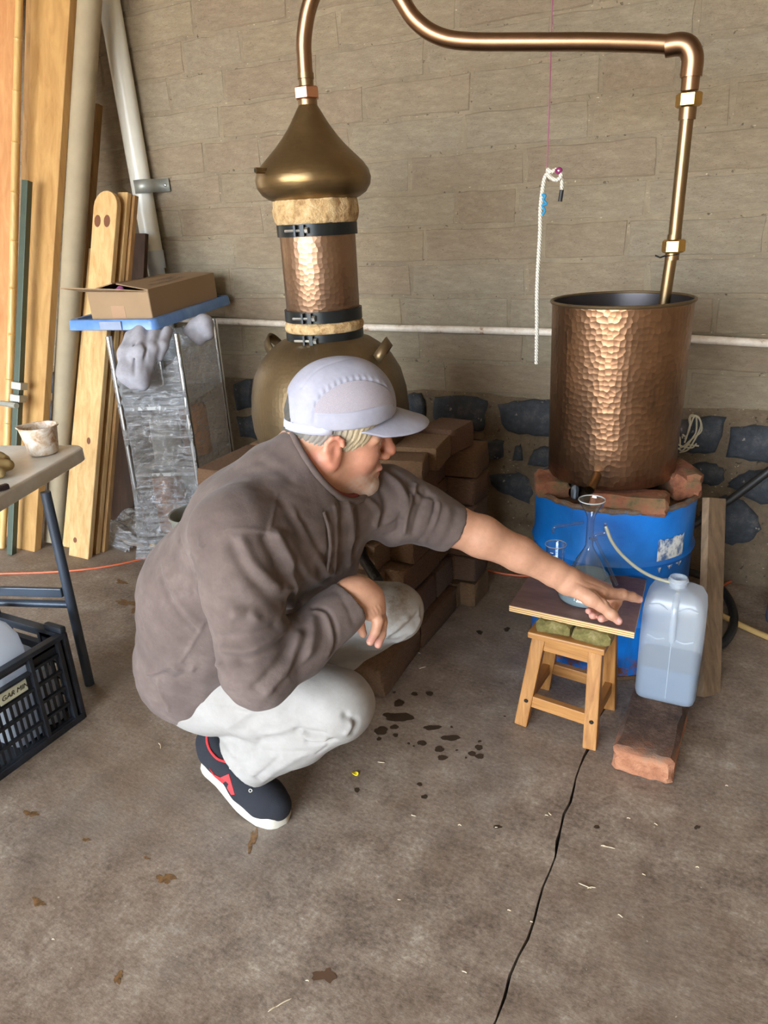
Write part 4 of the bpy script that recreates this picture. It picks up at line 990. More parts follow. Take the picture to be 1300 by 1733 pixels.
# stretch film
def filmmat():
    m = bpy.data.materials.new('crinkled clear film'); m.use_nodes = True; nt = m.node_tree; nt.nodes.clear(); N_, L_ = nt.nodes.new, nt.links.new
    o = N_('ShaderNodeOutputMaterial'); tr = N_('ShaderNodeBsdfTransparent'); gl = N_('ShaderNodeBsdfGlossy'); d = N_('ShaderNodeBsdfDiffuse'); tl = N_('ShaderNodeBsdfTranslucent')
    tc = N_('ShaderNodeTexCoord'); mp = N_('ShaderNodeMapping'); mp.inputs['Scale'].default_value = (1, 1, 7); mp.inputs['Rotation'].default_value = (.25, .2, 0); L_(tc.outputs['Object'], mp.inputs[0])
    n1 = N_('ShaderNodeTexNoise'); n1.inputs['Scale'].default_value = 12; n1.inputs['Detail'].default_value = 8; n1.inputs['Roughness'].default_value = .7; n1.inputs['Distortion'].default_value = .8; L_(mp.outputs[0], n1.inputs[0])
    bp = N_('ShaderNodeBump'); bp.inputs['Strength'].default_value = 1.0; bp.inputs['Distance'].default_value = .03; L_(n1.outputs[0], bp.inputs['Height'])
    rp_ = N_('ShaderNodeValToRGB'); rp_.color_ramp.elements[0].position = .5; rp_.color_ramp.elements[1].position = .66; L_(n1.outputs[0], rp_.inputs[0])
    gl.inputs['Roughness'].default_value = .18; L_(bp.outputs[0], gl.inputs['Normal']); d.inputs[0].default_value = (.7, .72, .76, 1); tr.inputs[0].default_value = (.9, .9, .89, 1)
    n2 = N_('ShaderNodeTexNoise'); n2.inputs['Scale'].default_value = 5; n2.inputs['Detail'].default_value = 6; n2.inputs['Roughness'].default_value = .65; n2.inputs['Distortion'].default_value = 1.2; L_(mp.outputs[0], n2.inputs[0])
    def mt(op, a, b):
        x = N_('ShaderNodeMath'); x.operation = op
        for i_, q in enumerate((a, b)):
            if isinstance(q, (int, float)): x.inputs[i_].default_value = q
            else: L_(q, x.inputs[i_])
        return x.outputs[0]
    line = mt('POWER', mt('SUBTRACT', 1.0, mt('ABSOLUTE', mt('MULTIPLY', mt('SUBTRACT', n2.outputs[0], .5), 4.0), 0.0)), 7.0)  # white highlight streaks along the crinkles, painted in as diffuse colour below
    m1, m2 = N_('ShaderNodeMixShader'), N_('ShaderNodeMixShader'); mu = N_('ShaderNodeMath'); mu.operation = 'MULTIPLY_ADD'; mu.inputs[1].default_value = .45; mu.inputs[2].default_value = .05; L_(rp_.outputs[0], mu.inputs[0])
    L_(mt('MINIMUM', mt('ADD', mu.outputs[0], mt('MULTIPLY', mt('MAXIMUM', line, 0.0), .42)), .85), m1.inputs[0]); L_(tr.outputs[0], m1.inputs[1]); L_(d.outputs[0], m1.inputs[2])
    m2.inputs[0].default_value = .46; L_(m1.outputs[0], m2.inputs[1]); L_(gl.outputs[0], m2.inputs[2]); L_(m2.outputs[0], o.inputs[0]); return m
M['film'] = filmmat()
fs = MB(); cen = (PA+PC)/2; ring = []
K = 26
tops = {0: .86, 1: .90, 2: .96, 3: .93}
cor = [PA, PB_, PC, PD]
g = random.Random(5)
cols = []
for s_ in range(4):
    a, b = cor[s_], cor[(s_+1) % 4]
    for i in range(K):
        q = i/K; p = a.lerp(b, q); out = (p-cen).normalized(); zt3 = tops[s_]+(tops[(s_+1) % 4]-tops[s_])*q-.06*math.sin(q*pi)*(s_ == 0)
        cols.append((p+out*.016, zt3, out))
R_ = 34; n_ = len(cols)
for j in range(R_+1):
    for i, (p, zt3, out) in enumerate(cols):
        f_ = j/R_; z = .05+(zt3-.05)*f_; corner = (i % K == 0)
        fs.v.append(p+out*((0 if corner else g.uniform(-.013, .004))-.012*math.sin((i % K)/K*pi)+(.05*(1-f_)**6))+Vector((0, 0, z+g.uniform(-.006, .006))))
for j in range(R_):
    for i in range(n_): fs.f.append((j*n_+i, j*n_+(i+1) % n_, (j+1)*n_+(i+1) % n_, (j+1)*n_+i))
fs.build('film_wrap', M['film'], rack, True, angle=0)
# crumpled sheet on the floor
def crumple(poly_c, rx, ry, h, seed, rot=0.0, N=44):
    b = MB(); g = random.Random(seed); ph = [g.uniform(0, 6) for _ in range(12)]
    for i in range(N+1):
        for j in range(N+1):
            x, y = -1+2*i/N, -1+2*j/N; r = math.hypot(x, y); k = max(0, 1-r*r)
            w = sum(abs(math.sin((x*math.cos(a*1.1+ph[a])+y*math.sin(a*1.1+ph[a]))*(4+a*1.7)+ph[a]))*(1/(1+a*.5)) for a in range(7))/3
            X, Y = x*rx, y*ry; c_, s_ = math.cos(rot), math.sin(rot)
            b.v.append(Vector((poly_c[0]+X*c_-Y*s_, poly_c[1]+X*s_+Y*c_, .003+h*(k**.6)*w)))
    for i in range(N):
        for j in range(N):
            x, y = -1+2*(i+.5)/N, -1+2*(j+.5)/N
            if math.hypot(x, y) < .97+.1*math.sin(math.atan2(y, x)*5+seed): b.f.append((i*(N+1)+j, (i+1)*(N+1)+j, (i+1)*(N+1)+j+1, i*(N+1)+j+1))
    return b
p_ = fl(235, 905); tag(crumple((p_.x+.06, p_.y+.05), .30, .22, .13, 3, -.2).build('plastic_sheet', M['film'], None, True, angle=0, origin=(p_.x, p_.y, 0)), 'crumpled clear plastic sheet on the floor at the foot of the rack', 'plastic sheet')
M['ambertape'] = plain('amber tape', srgb(178, 136, 74), .3, var=.2)
tag(MB().tube(smoothpath([fl(205, 912, .014), fl(222, 920, .018), fl(245, 922, .016), fl(275, 925, .014), fl(310, 930, .012)], 5), .009, 6).build('tape_strip', M['ambertape'], None, True), 'amber strip of tape lying on the crumpled plastic sheet', 'tape')
# blue lid (a crate lid with raised rim)
LFR = Vector((-2.125, 2.19, 1.008)); yawl, tl_ = .176, .043
la = Vector((math.cos(yawl), math.sin(yawl), 0)); lb_ = Vector((-math.sin(yawl)*math.cos(tl_), math.cos(yawl)*math.cos(tl_), math.sin(tl_))); ln_ = la.cross(lb_)
LW, LD = .406, .635
t = NT('blue translucent plastic'); v = t.co('Object'); t.col(t.ramp(t.noise(v, 8, 5), [(.3, srgb(70, 114, 178)), (.7, srgb(112, 152, 208))])); t.set(Roughness=.35); M['blueplastic'] = t.m
lid = empty('crate_lid', tuple(LFR-la*LW/2+lb_*LD/2), 'blue plastic crate lid lying on top of the wrapped rack', 'lid')
def lq(x, y, z): return LFR-la*LW+la*x+lb_*y+ln_*z
Rl = Matrix((la, lb_, ln_)).transposed()
MB().box(lq(LW/2, LD/2, .004), (LW-.04, LD-.04, .008), Rl).build('deck', M['blueplastic'], lid)
def rring(hx, hy, r, z): 
    out = []
    for sx, sy, a0 in ((1, 1, 0), (-1, 1, pi/2), (-1, -1, pi), (1, -1, 3*pi/2)):
        for k in range(5): a = a0+pi/2*k/4; out.append(lq(LW/2+sx*(hx-r)+r*math.cos(a), LD/2+sy*(hy-r)+r*math.sin(a), z))
    return out
loft([rring(LW/2-.028, LD/2-.028, .02, .004), rring(LW/2-.026, LD/2-.026, .02, .020), rring(LW/2-.004, LD/2-.004, .03, .020), rring(LW/2, LD/2, .03, .014), rring(LW/2+.004, LD/2+.004, .032, -.018), rring(LW/2, LD/2, .03, -.020), rring(LW/2-.006, LD/2-.006, .03, -.004), rring(LW/2-.028, LD/2-.028, .02, .004)], False).build('rim', M['blueplastic'], lid, True, angle=30)
M['greyclip'] = plain('grey blue clip', srgb(128, 142, 168), .4)
MB().box(lq(LW*.52, -.005, -.001), (.10, .008, .034), Rl, .003).build('latch', M['greyclip'], lid)
# cardboard box on the lid
M['card'] = plain('brown cardboard', srgb(150, 124, 94), .85, var=.06, nscale=6, bump=.1); M['cardin'] = plain('cardboard inside', srgb(120, 96, 70), .9)
bx0, bx1, by0, by1, bh = .10, .376, .04, .56, .115
box = empty('cardboard_box', tuple(lq((bx0+bx1)/2, .3, .009)), 'opened brown cardboard box with printed lettering on the blue lid', 'box')
zb = .010; th_ = .004
def wallq(p, name, mat=M['card']): return p
MB().box(lq((bx0+bx1)/2, by0, zb+bh/2), (bx1-bx0, th_, bh), Rl).build('front_panel', M['card'], box)
MB().box(lq((bx0+bx1)/2, by1, zb+bh/2), (bx1-bx0, th_, bh), Rl).build('back_panel', M['card'], box)
MB().box(lq(bx1, (by0+by1)/2, zb+bh/2), (th_, by1-by0, bh), Rl).build('side_panel', M['card'], box)
MB().box(lq(bx0, (by0+by1)/2, zb+bh/2), (th_, by1-by0, bh), Rl).build('side_panel', M['card'], box)
MB().box(lq((bx0+bx1)/2, (by0+by1)/2, zb+.003), (bx1-bx0, by1-by0, th_), Rl).build('bottom_panel', M['card'], box)
mid = (bx0+bx1)/2
MB().add([lq(bx1, by0+.004, zb+bh), lq(bx1, by1, zb+bh), lq(mid+.002, by1, zb+bh+.006), lq(mid-.02, by0+.03, zb+bh+.022)], [(0, 1, 2, 3)]).build('top_flap', M['card'], box)
MB().add([lq(bx0, by0+.004, zb+bh), lq(bx0, by1, zb+bh), lq(mid-.002, by1, zb+bh+.005), lq(mid-.03, by0+.02, zb+bh+.026)], [(0, 1, 2, 3)]).build('top_flap', M['card'], box)
MB().add([lq(bx0-.012, by0-.004, zb+bh+.001), lq(bx1-.005, by0-.006, zb+bh-.004), lq(bx1-.075, by0-.065, zb+bh+.012), lq(bx0-.085, by0-.05, zb+bh+.022)], [(0, 1, 2, 3)]).build('front_flap', M['card'], box)
for n_ in ('top_flap', 'top_flap.001', 'front_flap'):
    m_ = bpy.data.objects[n_].modifiers.new('thick', 'SOLIDIFY'); m_.thickness = .004; m_.offset = 0
M['tape'] = plain('brown parcel tape', srgb(156, 122, 92), .3, var=.05)
MB().box(lq((bx0+bx1)/2-.01, by0-.0024, zb+.030), (.062, .0008, .056), Rl).build('parcel_tape', M['tape'], box)
M['ink'] = plain('print on card', srgb(104, 86, 68), .9)
fdir = (lb_).normalized()
for i, (tx, xo, y0_) in enumerate((('BURLEX COLORADO', .075, .14), ('DMC', .052, .30), ('SITE LANGUAGE AREA', .028, .13))):
    cu = bpy.data.curves.new('t', 'FONT'); cu.body = tx; cu.size = .026; cu.extrude = .0002; o = bpy.data.objects.new('t', cu); COL.objects.link(o)
    dg = bpy.context.evaluated_depsgraph_get(); me = bpy.data.meshes.new_from_object(o.evaluated_get(dg)); bpy.data.objects.remove(o); me.materials.append(M['ink'])
    fx, fy = lb_, -la; p = lq(bx1-xo-.012, y0_, zb+bh+.0075+.042*xo)
    fn = fx.cross(fy)
    q = inst(me, 'lettering', box, p); q.rotation_euler = Matrix((fx, fy, fn)).transposed().to_euler()
M['pinkfoil'] = plain('pink foil', srgb(214, 130, 190), .2, .6); 
tag(MB().lathe([(0, .03), (.012, .026), (.020, .012), (.022, 0), (.018, -.012), (0, -.02)], 16, lq(mid-.01, by0+.035, zb+bh-.012), (.5, -.4, .6)).build('foil_parcel', M['pinkfoil'], None, True, origin=lq(mid-.01, by0+.035, zb+bh-.012)), 'shiny pink foil parcel showing through the open box', 'parcel')
# rags hanging out of the rack
t = NT('grey white rag'); v = t.co('Object'); t.col(t.ramp(t.noise(v, 14, 6, .7), [(.3, srgb(138, 135, 140)), (.7, srgb(170, 169, 178))])); t.set(Roughness=.95); t.bump(t.noise(v, 300, 3), .2, .001); M['rag'] = t.m
dr = 2.62
R0 = lambda u, v, t_, r: (dp(u, v, t_), r)
tA = (PA-CC).dot(CF)+.62*.37
def tz(u, v, off=0.0):                                             # depth of the front of the rack under the lid
    d = ray(u, v); n = Vector((PB_.y-PA.y, -(PB_.x-PA.x), 0)); return (PA-CC*0).dot(n)/d.dot(n)-off
s = Soft(); T = tz(240, 600)-.02
s.chain([R0(222, 570, T+.04, .026), R0(216, 600, T, .033), R0(218, 632, T-.03, .040), R0(226, 650, T-.02, .022)], .03)
s.chain([R0(240, 560, T+.04, .030), R0(238, 600, T-.03, .036), R0(238, 640, T-.035, .034), R0(243, 652, T-.03, .02)], .025)
s.chain([R0(262, 562, T+.04, .024), R0(258, 590, T-.02, .022), R0(252, 625, T-.02, .020)], .015)
s.chain([R0(284, 560, T+.05, .020), R0(276, 585, T, .020), R0(270, 606, T, .014)], .012)
for u0, u1, k_ in ((230, 228, .0), (247, 244, .0), (268, 262, 0)):
    s.chain([R0(u0, 562, T-.03, .006), R0(u1, 635, T-.075, .003)], .012, True)
X, Q = soft_mesh(s, .005); 
o = quad_object('rag', X, Q, M['rag'], None, tuple(dp(235, 600, T))); tag(o, 'whitish rag hanging over the film below the blue lid', 'rag', 'rags in the rack')
s = Soft(); T2 = T+.16
s.chain([R0(330, 552, T2, .03), R0(345, 548, T2, .036), R0(352, 565, T2, .026)], .02).chain([R0(318, 560, T2, .02), R0(338, 575, T2, .024)], .015)
X, Q = soft_mesh(s, .006); o = quad_object('rag', X, Q, M['rag'], None, tuple(dp(340, 560, T2))); tag(o, 'bundled whitish rag under the right side of the blue lid', 'rag', 'rags in the rack')
# bucket behind the man
M['bucketm'] = plain('grey plastic bucket', srgb(150, 150, 140), .4)
bp_ = fl(334, 868, .305); bp_.z = 0; bkz = .305
bkt = MB().lathe([(0, .004), (.085, .004), (.088, 0), (.105, bkz), (.111, bkz+.002), (.111, bkz-.012), (.107, bkz-.014)], 36, (bp_.x, bp_.y, 0)).lathe([(.103, bkz), (.086, .006)], 36, (bp_.x, bp_.y, 0)).build('bucket', M['bucketm'], None, True, origin=(bp_.x, bp_.y, 0)); tag(bkt, 'grey plastic bucket half hidden behind the man\'s back', 'bucket')
# ================================================================== FOLDING TABLE
ZT = .69; K0 = fl(150, 752, ZT); A0 = fl(0, 838, ZT); e1 = (A0-K0).normalized(); e2 = Vector((e1.y, -e1.x, 0)); e2 = e2 if e2.x < 0 else -e2
t = NT('white moulded table top'); v = t.co('Object'); c = t.ramp(t.noise(v, 7, 8, .7), [(.3, srgb(196, 190, 178)), (.6, srgb(222, 220, 214))]); t.col(c); t.set(Roughness=.28); t.bump(t.noise(v, 160, 3), .12, .002); M['tabletop'] = t.m
M['tableleg'] = plain('blue grey leg paint', srgb(70, 80, 94), .4, .3)
tb = empty('folding_table', tuple(K0+e1*.6+e2*.35-Vector((0, 0, ZT))), 'white plastic folding table with grey metal legs at the left edge', 'table')
def tpt(x, y, z): return K0+e1*x+e2*y+Vector((0, 0, z-ZT))
def tring(m, r, z):
    out = []; L, Wd = 1.25, .62
    for sx, sy, a0 in ((1, 1, 0), (-1, 1, pi/2), (-1, -1, pi), (1, -1, 3*pi/2)):
        for k in range(6): a = a0+pi/2*k/5; out.append(tpt(L/2+sx*(L/2-m-r)+r*math.cos(a), Wd/2+sy*(Wd/2-m-r)+r*math.sin(a), z))
    return out
loft([tring(.006, .05, ZT-.046), tring(0, .055, ZT-.042), tring(0, .055, ZT-.006), tring(.004, .052, ZT-.001), tring(.012, .045, ZT), tring(.02, .04, ZT-.0015)]).build('top', M['tabletop'], tb, True, angle=50)
lt = fl(78, 838, ZT-.05); lf = fl(152, 1158)
def legt(a, b, nm): MB().tube([a, b], .0150, 14).build(nm, M['tableleg'], tb, True)
lt.z = ZT-.04; legt(lf, lt, 'leg')
off = e2*.50; legt(lf+off+e2*.03, lt+off, 'leg'); far = e1*.95
legt(lf+far, lt+far, 'leg'); legt(lf+off+far, lt+off+far, 'leg')
z1 = .285; pL = lf.lerp(lt, z1/lt.z)
MB().tube([pL, pL+off+e2*.02], .0125, 12).build('crossbar', M['tableleg'], tb, True)
z2 = .325; pL = lf.lerp(lt, z2/lt.z); MB().beam(pL+e2*.02, pL+off, .030, .014, (0, 0, 1), .003).build('brace', M['tableleg'], tb)
legt(lf.lerp(lt, .5)+off*.5+e1*0, lf.lerp(lt, .93)+off*.5+e1*.45, 'fold_strut')
# tub
t = NT('smeared plastic tub'); v = t.co('Object'); nz = t.noise(v, 26, 8, .7, 1.0)
t.col(t.ramp(nz, [(.36, srgb(170, 130, 88)), (.47, srgb(206, 184, 160)), (.6, srgb(226, 218, 206))])); t.set(Roughness=.4); M['tub'] = t.m
tc_ = fl(66, 772, ZT); tz1 = ab(56, 724, tc_).z; tc_ = tc_+Vector((-.012, .03, 0)); hh = (tz1-ZT)*.98
ub = MB().lathe([(0, ZT+.002), (.043, ZT+.002), (.046, ZT+.006), (.057, ZT+hh), (.0605, ZT+hh+.001), (.0605, ZT+hh-.004), (.0575, ZT+hh-.004)], 44, tc_*1-Vector((0, 0, tc_.z))).lathe([(.0555, ZT+hh), (.044, ZT+.008), (0, ZT+.006)], 44, tc_*1-Vector((0, 0, tc_.z)))
dl = (Vector((-CR.x, -CR.y, 0))).normalized()
for w in ub.v:                                                      # pouring lip
    q_ = (w-Vector((tc_.x, tc_.y, w.z))); 
    if q_.length > .03 and w.z > ZT+.03:
        a = max(0, q_.normalized().dot(dl)-.9)/.1; w += dl*(.012*a*(w.z-ZT)/hh)
tag(ub.build('plastic_tub', M['tub'], None, True, origin=(tc_.x, tc_.y, ZT)), 'small white tub smeared with brown standing on the table corner', 'tub')
# gloves and knife
M['glove'] = plain('tan glove', srgb(150, 126, 80), .7, var=.2)
zg = ZT+.02; s = Soft(); pt_ = lambda u, v, z: fl(u, v, z)
s.chain([(pt_(-30, 790, ZT+.022), .03), (pt_(-5, 788, ZT+.022), .022), (pt_(14, 787, ZT+.02), .0175)], .012).chain([(pt_(-30, 778, ZT+.03), .025), (pt_(-2, 775, ZT+.03), .018), (pt_(8, 778, ZT+.026), .016)], .012).chain([(pt_(-30, 802, ZT+.022), .025), (pt_(0, 800, ZT+.02), .016)], .012)
X, Q = soft_mesh(s, .004); o = quad_object('work_glove', X, Q, M['glove'], None, tuple(pt_(-10, 788, ZT))); tag(o, 'tan work glove lying on the table left of the tub', 'glove')
kn = MB().beam(fl(-40, 838, ZT+.010), fl(14, 822, ZT+.010), .016, .020, (0, 0, 1), .005); tag(kn.build('knife_handle', plain('dark handle', srgb(46, 34, 34), .4), None), 'dark knife handle on the table edge below the glove', 'knife')
# ================================================================== BLACK CRATE AND CONTENTS
t = NT('black crate plastic'); v = t.co('Object'); t.col(t.ramp(t.noise(v, 9, 6, .7), [(.4, srgb(24, 26, 30)), (.7, srgb(50, 56, 66))])); t.set(Roughness=.42); M['crate'] = t.m
CX1, CY1, CL, CW, CHh = -1.695, 1.195, .42, .34, .295; CX0, CY0 = CX1-CW, CY1-CL
cr_ = empty('plastic_crate', (CX1-CW/2, CY1-CL/2, 0), 'black slatted plastic crate under the folding table', 'crate')
def cb(c, s, n='rib', b=.0): return MB().box(c, s, None, b).build(n, M['crate'], cr_)
cb((CX1-CW/2, CY1-CL/2, .012), (CW-.01, CL-.01, .012), 'base')
def crate_side(px, nx_, y0, y1, along):
    """one slatted side; along 'y' or 'x'"""
    L = y1-y0
    def put(c, l, w, h, n, b=0.0):                                  # c along the side, l length, w thickness, h (z0,z1)
        zc, zh = (h[0]+h[1])/2, h[1]-h[0]
        cc, ss = ((px+nx_*w[0], c, zc), (w[1], l, zh)) if along == 'y' else ((c, px+nx_*w[0], zc), (l, w[1], zh))
        MB().box(cc, ss, None, b).build(n, M['crate'], cr_)
    bays = [y0, y0+L*.06, y0+L*.285, y1-L*.285, y1-L*.06, y1]
    for i, c in enumerate(bays): put(c, .013, (0, .020), (.0, CHh-.004), 'rib', .002)
    put((y0+y1)/2, L, (0, .026), (CHh-.014, CHh), 'top_rail', .003); put((y0+y1)/2, L, (0, .024), (0, .022), 'bottom_rail', .003)
    put((y0+y1)/2, L, (-.004, .004), (CHh-.03, CHh-.012), 'rail_web')
    hz = [.022, .085, .150, .205, .245]
    for a, b in zip(bays, bays[1:]):
        mid_ = (a+b)/2; l = b-a-.012
        if l < .03: put(mid_, l+.01, (-.004, .005), (.02, CHh-.012), 'corner_panel'); continue
        big = l > .12
        for z in (.022+.001, .075, .130, .185): put(mid_, l, (0, .012), (z-.004, z+.004), 'cross_rib')
        if big:
            put(mid_, l, (-.004, .004), (.183, .236), 'label_panel')
            put(mid_, l, (0, .018), (.234, .240), 'grip_edge')
        else:
            put(mid_, l, (0, .012), (.236, .244), 'cross_rib'); put(mid_, l, (-.004, .004), (.240, CHh-.012), 'upper_panel')
        n = int(l/.018)
        for k in range(n+1):
            put(a+.008+(b-a-.016)*k/n, .0075, (-.004, .004), (.018, .185 if big else .240), 'slat')
crate_side(CX1, 1, CY0, CY1, 'y'); crate_side(CX0, -1, CY0, CY1, 'y'); crate_side(CY1, 1, CX0, CX1, 'x'); crate_side(CY0, -1, CX0, CX1, 'x')
for sx, sy in ((CX1, CY1), (CX0, CY1), (CX1, CY0), (CX0, CY0)):
    MB().box((sx-math.copysign(.03, sx-(CX0+CX1)/2), sy, CHh+.008), (.075, .02, .02), None, .006).build('stacking_lug', M['crate'], cr_)
M['sticker'] = plain('pale sticker', srgb(214, 216, 188), .7, var=.05); yl = (CY0+CY1)/2+.026
MB().box((CX1-.001, yl, .210), (.002, .085, .034)).build('sticker', M['sticker'], cr_)
cu = bpy.data.curves.new('t', 'FONT'); cu.body = 'GAR MIN'; cu.size = .020; cu.extrude = .0003; cu.shear = .3; o = bpy.data.objects.new('t', cu); COL.objects.link(o)
dg = bpy.context.evaluated_depsgraph_get(); me = bpy.data.meshes.new_from_object(o.evaluated_get(dg)); bpy.data.objects.remove(o); me.materials.append(M['rubber'])
q_ = inst(me, 'handwriting', cr_, (CX1+.0006, yl-.038, .2035), (pi/2, 0, pi/2))
# contents
M['whiteplastic'] = hdpe('white plastic container', srgb(222, 228, 236), .05)
def jugbody(c, hx, hy, h, name, label, cat='jug'):
    e = empty(name, c, label, cat); c = Vector(c)
    b = loft([rsec(hx*k, hy*k, .02*k, c.z+z, Vector((c.x, c.y, 0))) for k, z in ((.9, 0), (1, .01), (1, h*.7), (.92, h*.8), (.6, h*.9), (.3, h*.94))]); b.build('body', M['whiteplastic'], e, True, angle=60)
    MB().lathe([(.02, c.z+h*.92), (.02, c.z+h), (0, c.z+h)], 20, (c.x, c.y, 0)).build('cap', M['whiteplastic'], e, True); return e
jq = fl(-14, 1160, .29)
jugbody((CX1-.078, CY1-.150, .02), .055, .05, .40, 'plastic_canister', 'tall white plastic canister in the crate at the left edge')
s = empty('plastic_bottle', (CX1-.14, CY1-.09, .20), 'white plastic bottle lying at the back of the crate', 'bottle')
MB().tube(smoothpath([(CX1-.29, CY1-.075, .215), (CX1-.20, CY1-.075, .213), (CX1-.11, CY1-.075, .21), (CX1-.085, CY1-.075, .208)], 4), [.05]*9+[.045, .036, .026, .022], 24).build('body', M['whiteplastic'], s, True, angle=60)
MB().tube([(CX1-.09, CY1-.075, .208), (CX1-.06, CY1-.075, .207)], .020, 20).build('cap', M['whiteplastic'], s, True)
s = empty('bottle', (CX1-.06, CY1-.055, .02), 'white bottle with a pale lid standing inside the crate side', 'bottle')
MB().lathe([(0, .02), (.035, .02), (.036, .17), (.025, .195), (.02, .20)], 28, (CX1-.06, CY1-.055, 0)).build('body', M['whiteplastic'], s, True)
MB().lathe([(.026, .198), (.027, .225), (.024, .228), (0, .228)], 28, (CX1-.06, CY1-.055, 0)).build('lid', plain('pale aqua lid', srgb(206, 232, 236), .4), s, True)
s = empty('plastic_tray', (CX1-.17, CY1-.21, .02), 'white plastic tray tilted inside the black crate', 'tray')
MB().box((CX1-.17, CY1-.22, .16), (.10, .14, .09), Matrix.Rotation(.5, 3, 'X'), .012).build('shell', M['whiteplastic'], s)
# ================================================================== THE MAN
# joints: a pixel of the photo and a depth along the view give the place; limb lengths were checked against a real body
def N3(u, v, t_, r): return (dp(u, v, t_), r)
def cam3(x, y, z): return CR*x+CU*y+CF*z
# ---- head frame
aF, aU = math.radians(11), math.radians(29)
hf = cam3(math.cos(aF), -.02, math.sin(aF)).normalized()
hu = cam3(0, math.cos(aU), -math.sin(aU)); hu = (hu-hf*hu.dot(hf)).normalized(); hl = hu.cross(hf)
HS = 1.09
ear = dp(570, 764, 1.455); HO = ear-hl*(-.082*HS)
def hp_(x, y, z): return HO+(hf*x+hl*y+hu*z)*HS
HR = [hf, hl, hu]
def hr(*r): return [x*HS for x in r]
def hloc(X): d = (X-np.array(HO)[None])/HS; return d @ np.array(hf), d @ np.array(hl), d @ np.array(hu)
# ---- body (one continuous skin)
body = Soft()
body.ell(hp_(.006, 0, .043), hr(.089, .076, .086), HR)
body.ell(hp_(.038, 0, -.028), hr(.056, .058, .078), HR, k=.03)
for s_ in (-1, 1):
    body.cone(hp_(-.004, s_*.050, -.052), .020*HS, hp_(.068, s_*.016, -.098), .018*HS, .03)
    body.ell(hp_(.058, s_*.036, -.026), hr(.028, .024, .026), HR, k=.02)
body.ell(hp_(.080, 0, -.100), hr(.019, .021, .017), HR, k=.02)
body.chain([(hp_(.074, -.050, .014), .009*HS), (hp_(.094, -.020, .024), .0115*HS), (hp_(.094, .020, .024), .0115*HS), (hp_(.074, .050, .014), .009*HS)], .014)
for s_ in (-1, 1): body.ell(hp_(.100, s_*.033, .004), hr(.015, .017, .010), HR, k=.012, sub=True)
for s_ in (-1, 1):
    body.ell(hp_(.0785, s_*.031, .004), hr(.0125, .0135, .0120), HR, k=.003)
    body.chain([(hp_(.079, s_*.046, .0085), .0042), (hp_(.0885, s_*.033, .0125), .0046), (hp_(.088, s_*.020, .009), .004)], .004)      # upper lid
    body.chain([(hp_(.079, s_*.045, -.004), .0035), (hp_(.0865, s_*.032, -.0065), .004), (hp_(.087, s_*.020, -.003), .0035)], .005)
body.chain([(hp_(.090, 0, .018), .0105*HS), (hp_(.104, 0, -.008), .0105*HS), (hp_(.1135, 0, -.027), .0122*HS)], .010)
body.chain([(hp_(.1135, 0, -.028), .0122*HS), (hp_(.102, 0, -.042), .008*HS)], .008)
for s_ in (-1, 1): body.ell(hp_(.103, s_*.0135, -.036), hr(.0115, .0075, .0085), HR, k=.006)
body.chain([(hp_(.079, -.022, -.069), .005), (hp_(.0955, -.008, -.065), .0065), (hp_(.0955, .008, -.065), .0065), (hp_(.079, .022, -.069), .005)], .008)
body.chain([(hp_(.078, -.019, -.075), .005), (hp_(.092, 0, -.079), .0075), (hp_(.078, .019, -.075), .005)], .006)
body.chain([(hp_(.093, -.024, -.0715), .0022), (hp_(.104, 0, -.0715), .0024), (hp_(.093, .024, -.0715), .0022)], .004, True)
# ears
for s_ in (-1, 1):
    body.ell(hp_(-.006, s_*.079, .000), hr(.0165, .0075, .0265), [(hf+hu*.18).normalized(), (hl+hf*.22*s_).normalized(), (hu-hf*.18).normalized()], k=.007)
    rim = [(.011, .011), (.009, .021), (.000, .027), (-.011, .026), (-.019, .016), (-.020, .002), (-.015, -.012), (-.007, -.023)]
    body.chain([(hp_(x, s_*(.083-.10*x), z), .0040*HS) for x, z in rim], .004)
    body.ell(hp_(-.001, s_*.090, .002), hr(.010, .0085, .015), HR, k=.005, sub=True)
    body.ell(hp_(-.003, s_*.080, -.024), hr(.0080, .0055, .0085), HR, k=.006)
nb_ = dp(512, 788, 1.53)
body.chain([(hp_(-.010, 0, -.030), .055*HS), (nb_, .064)], .03)
body.cone(hp_(.010, 0, -.070), .030, dp(520, 812, 1.53), .040, .03)
# torso core and arms
body.chain([(nb_, .07), N3(455, 890, 1.56, .10), N3(370, 1005, 1.70, .11), N3(350, 1110, 1.82, .12)], .05)
RS, LS = dp(408, 897, 1.39), dp(622, 846, 1.685)
body.cone(RS, .05, LS, .05, .05)
body.chain([(RS, .055), N3(434, 1140, 1.435, .043), N3(520, 1080, 1.475, .042), N3(588, 1012, 1.520, .029)], .02)
body.chain([(LS, .05), N3(768, 890, 1.735, .046), N3(815, 908, 1.745, .0475), N3(880, 938, 1.77, .040), N3(940, 970, 1.795, .0315), N3(965, 984, 1.80, .0285)], .02)
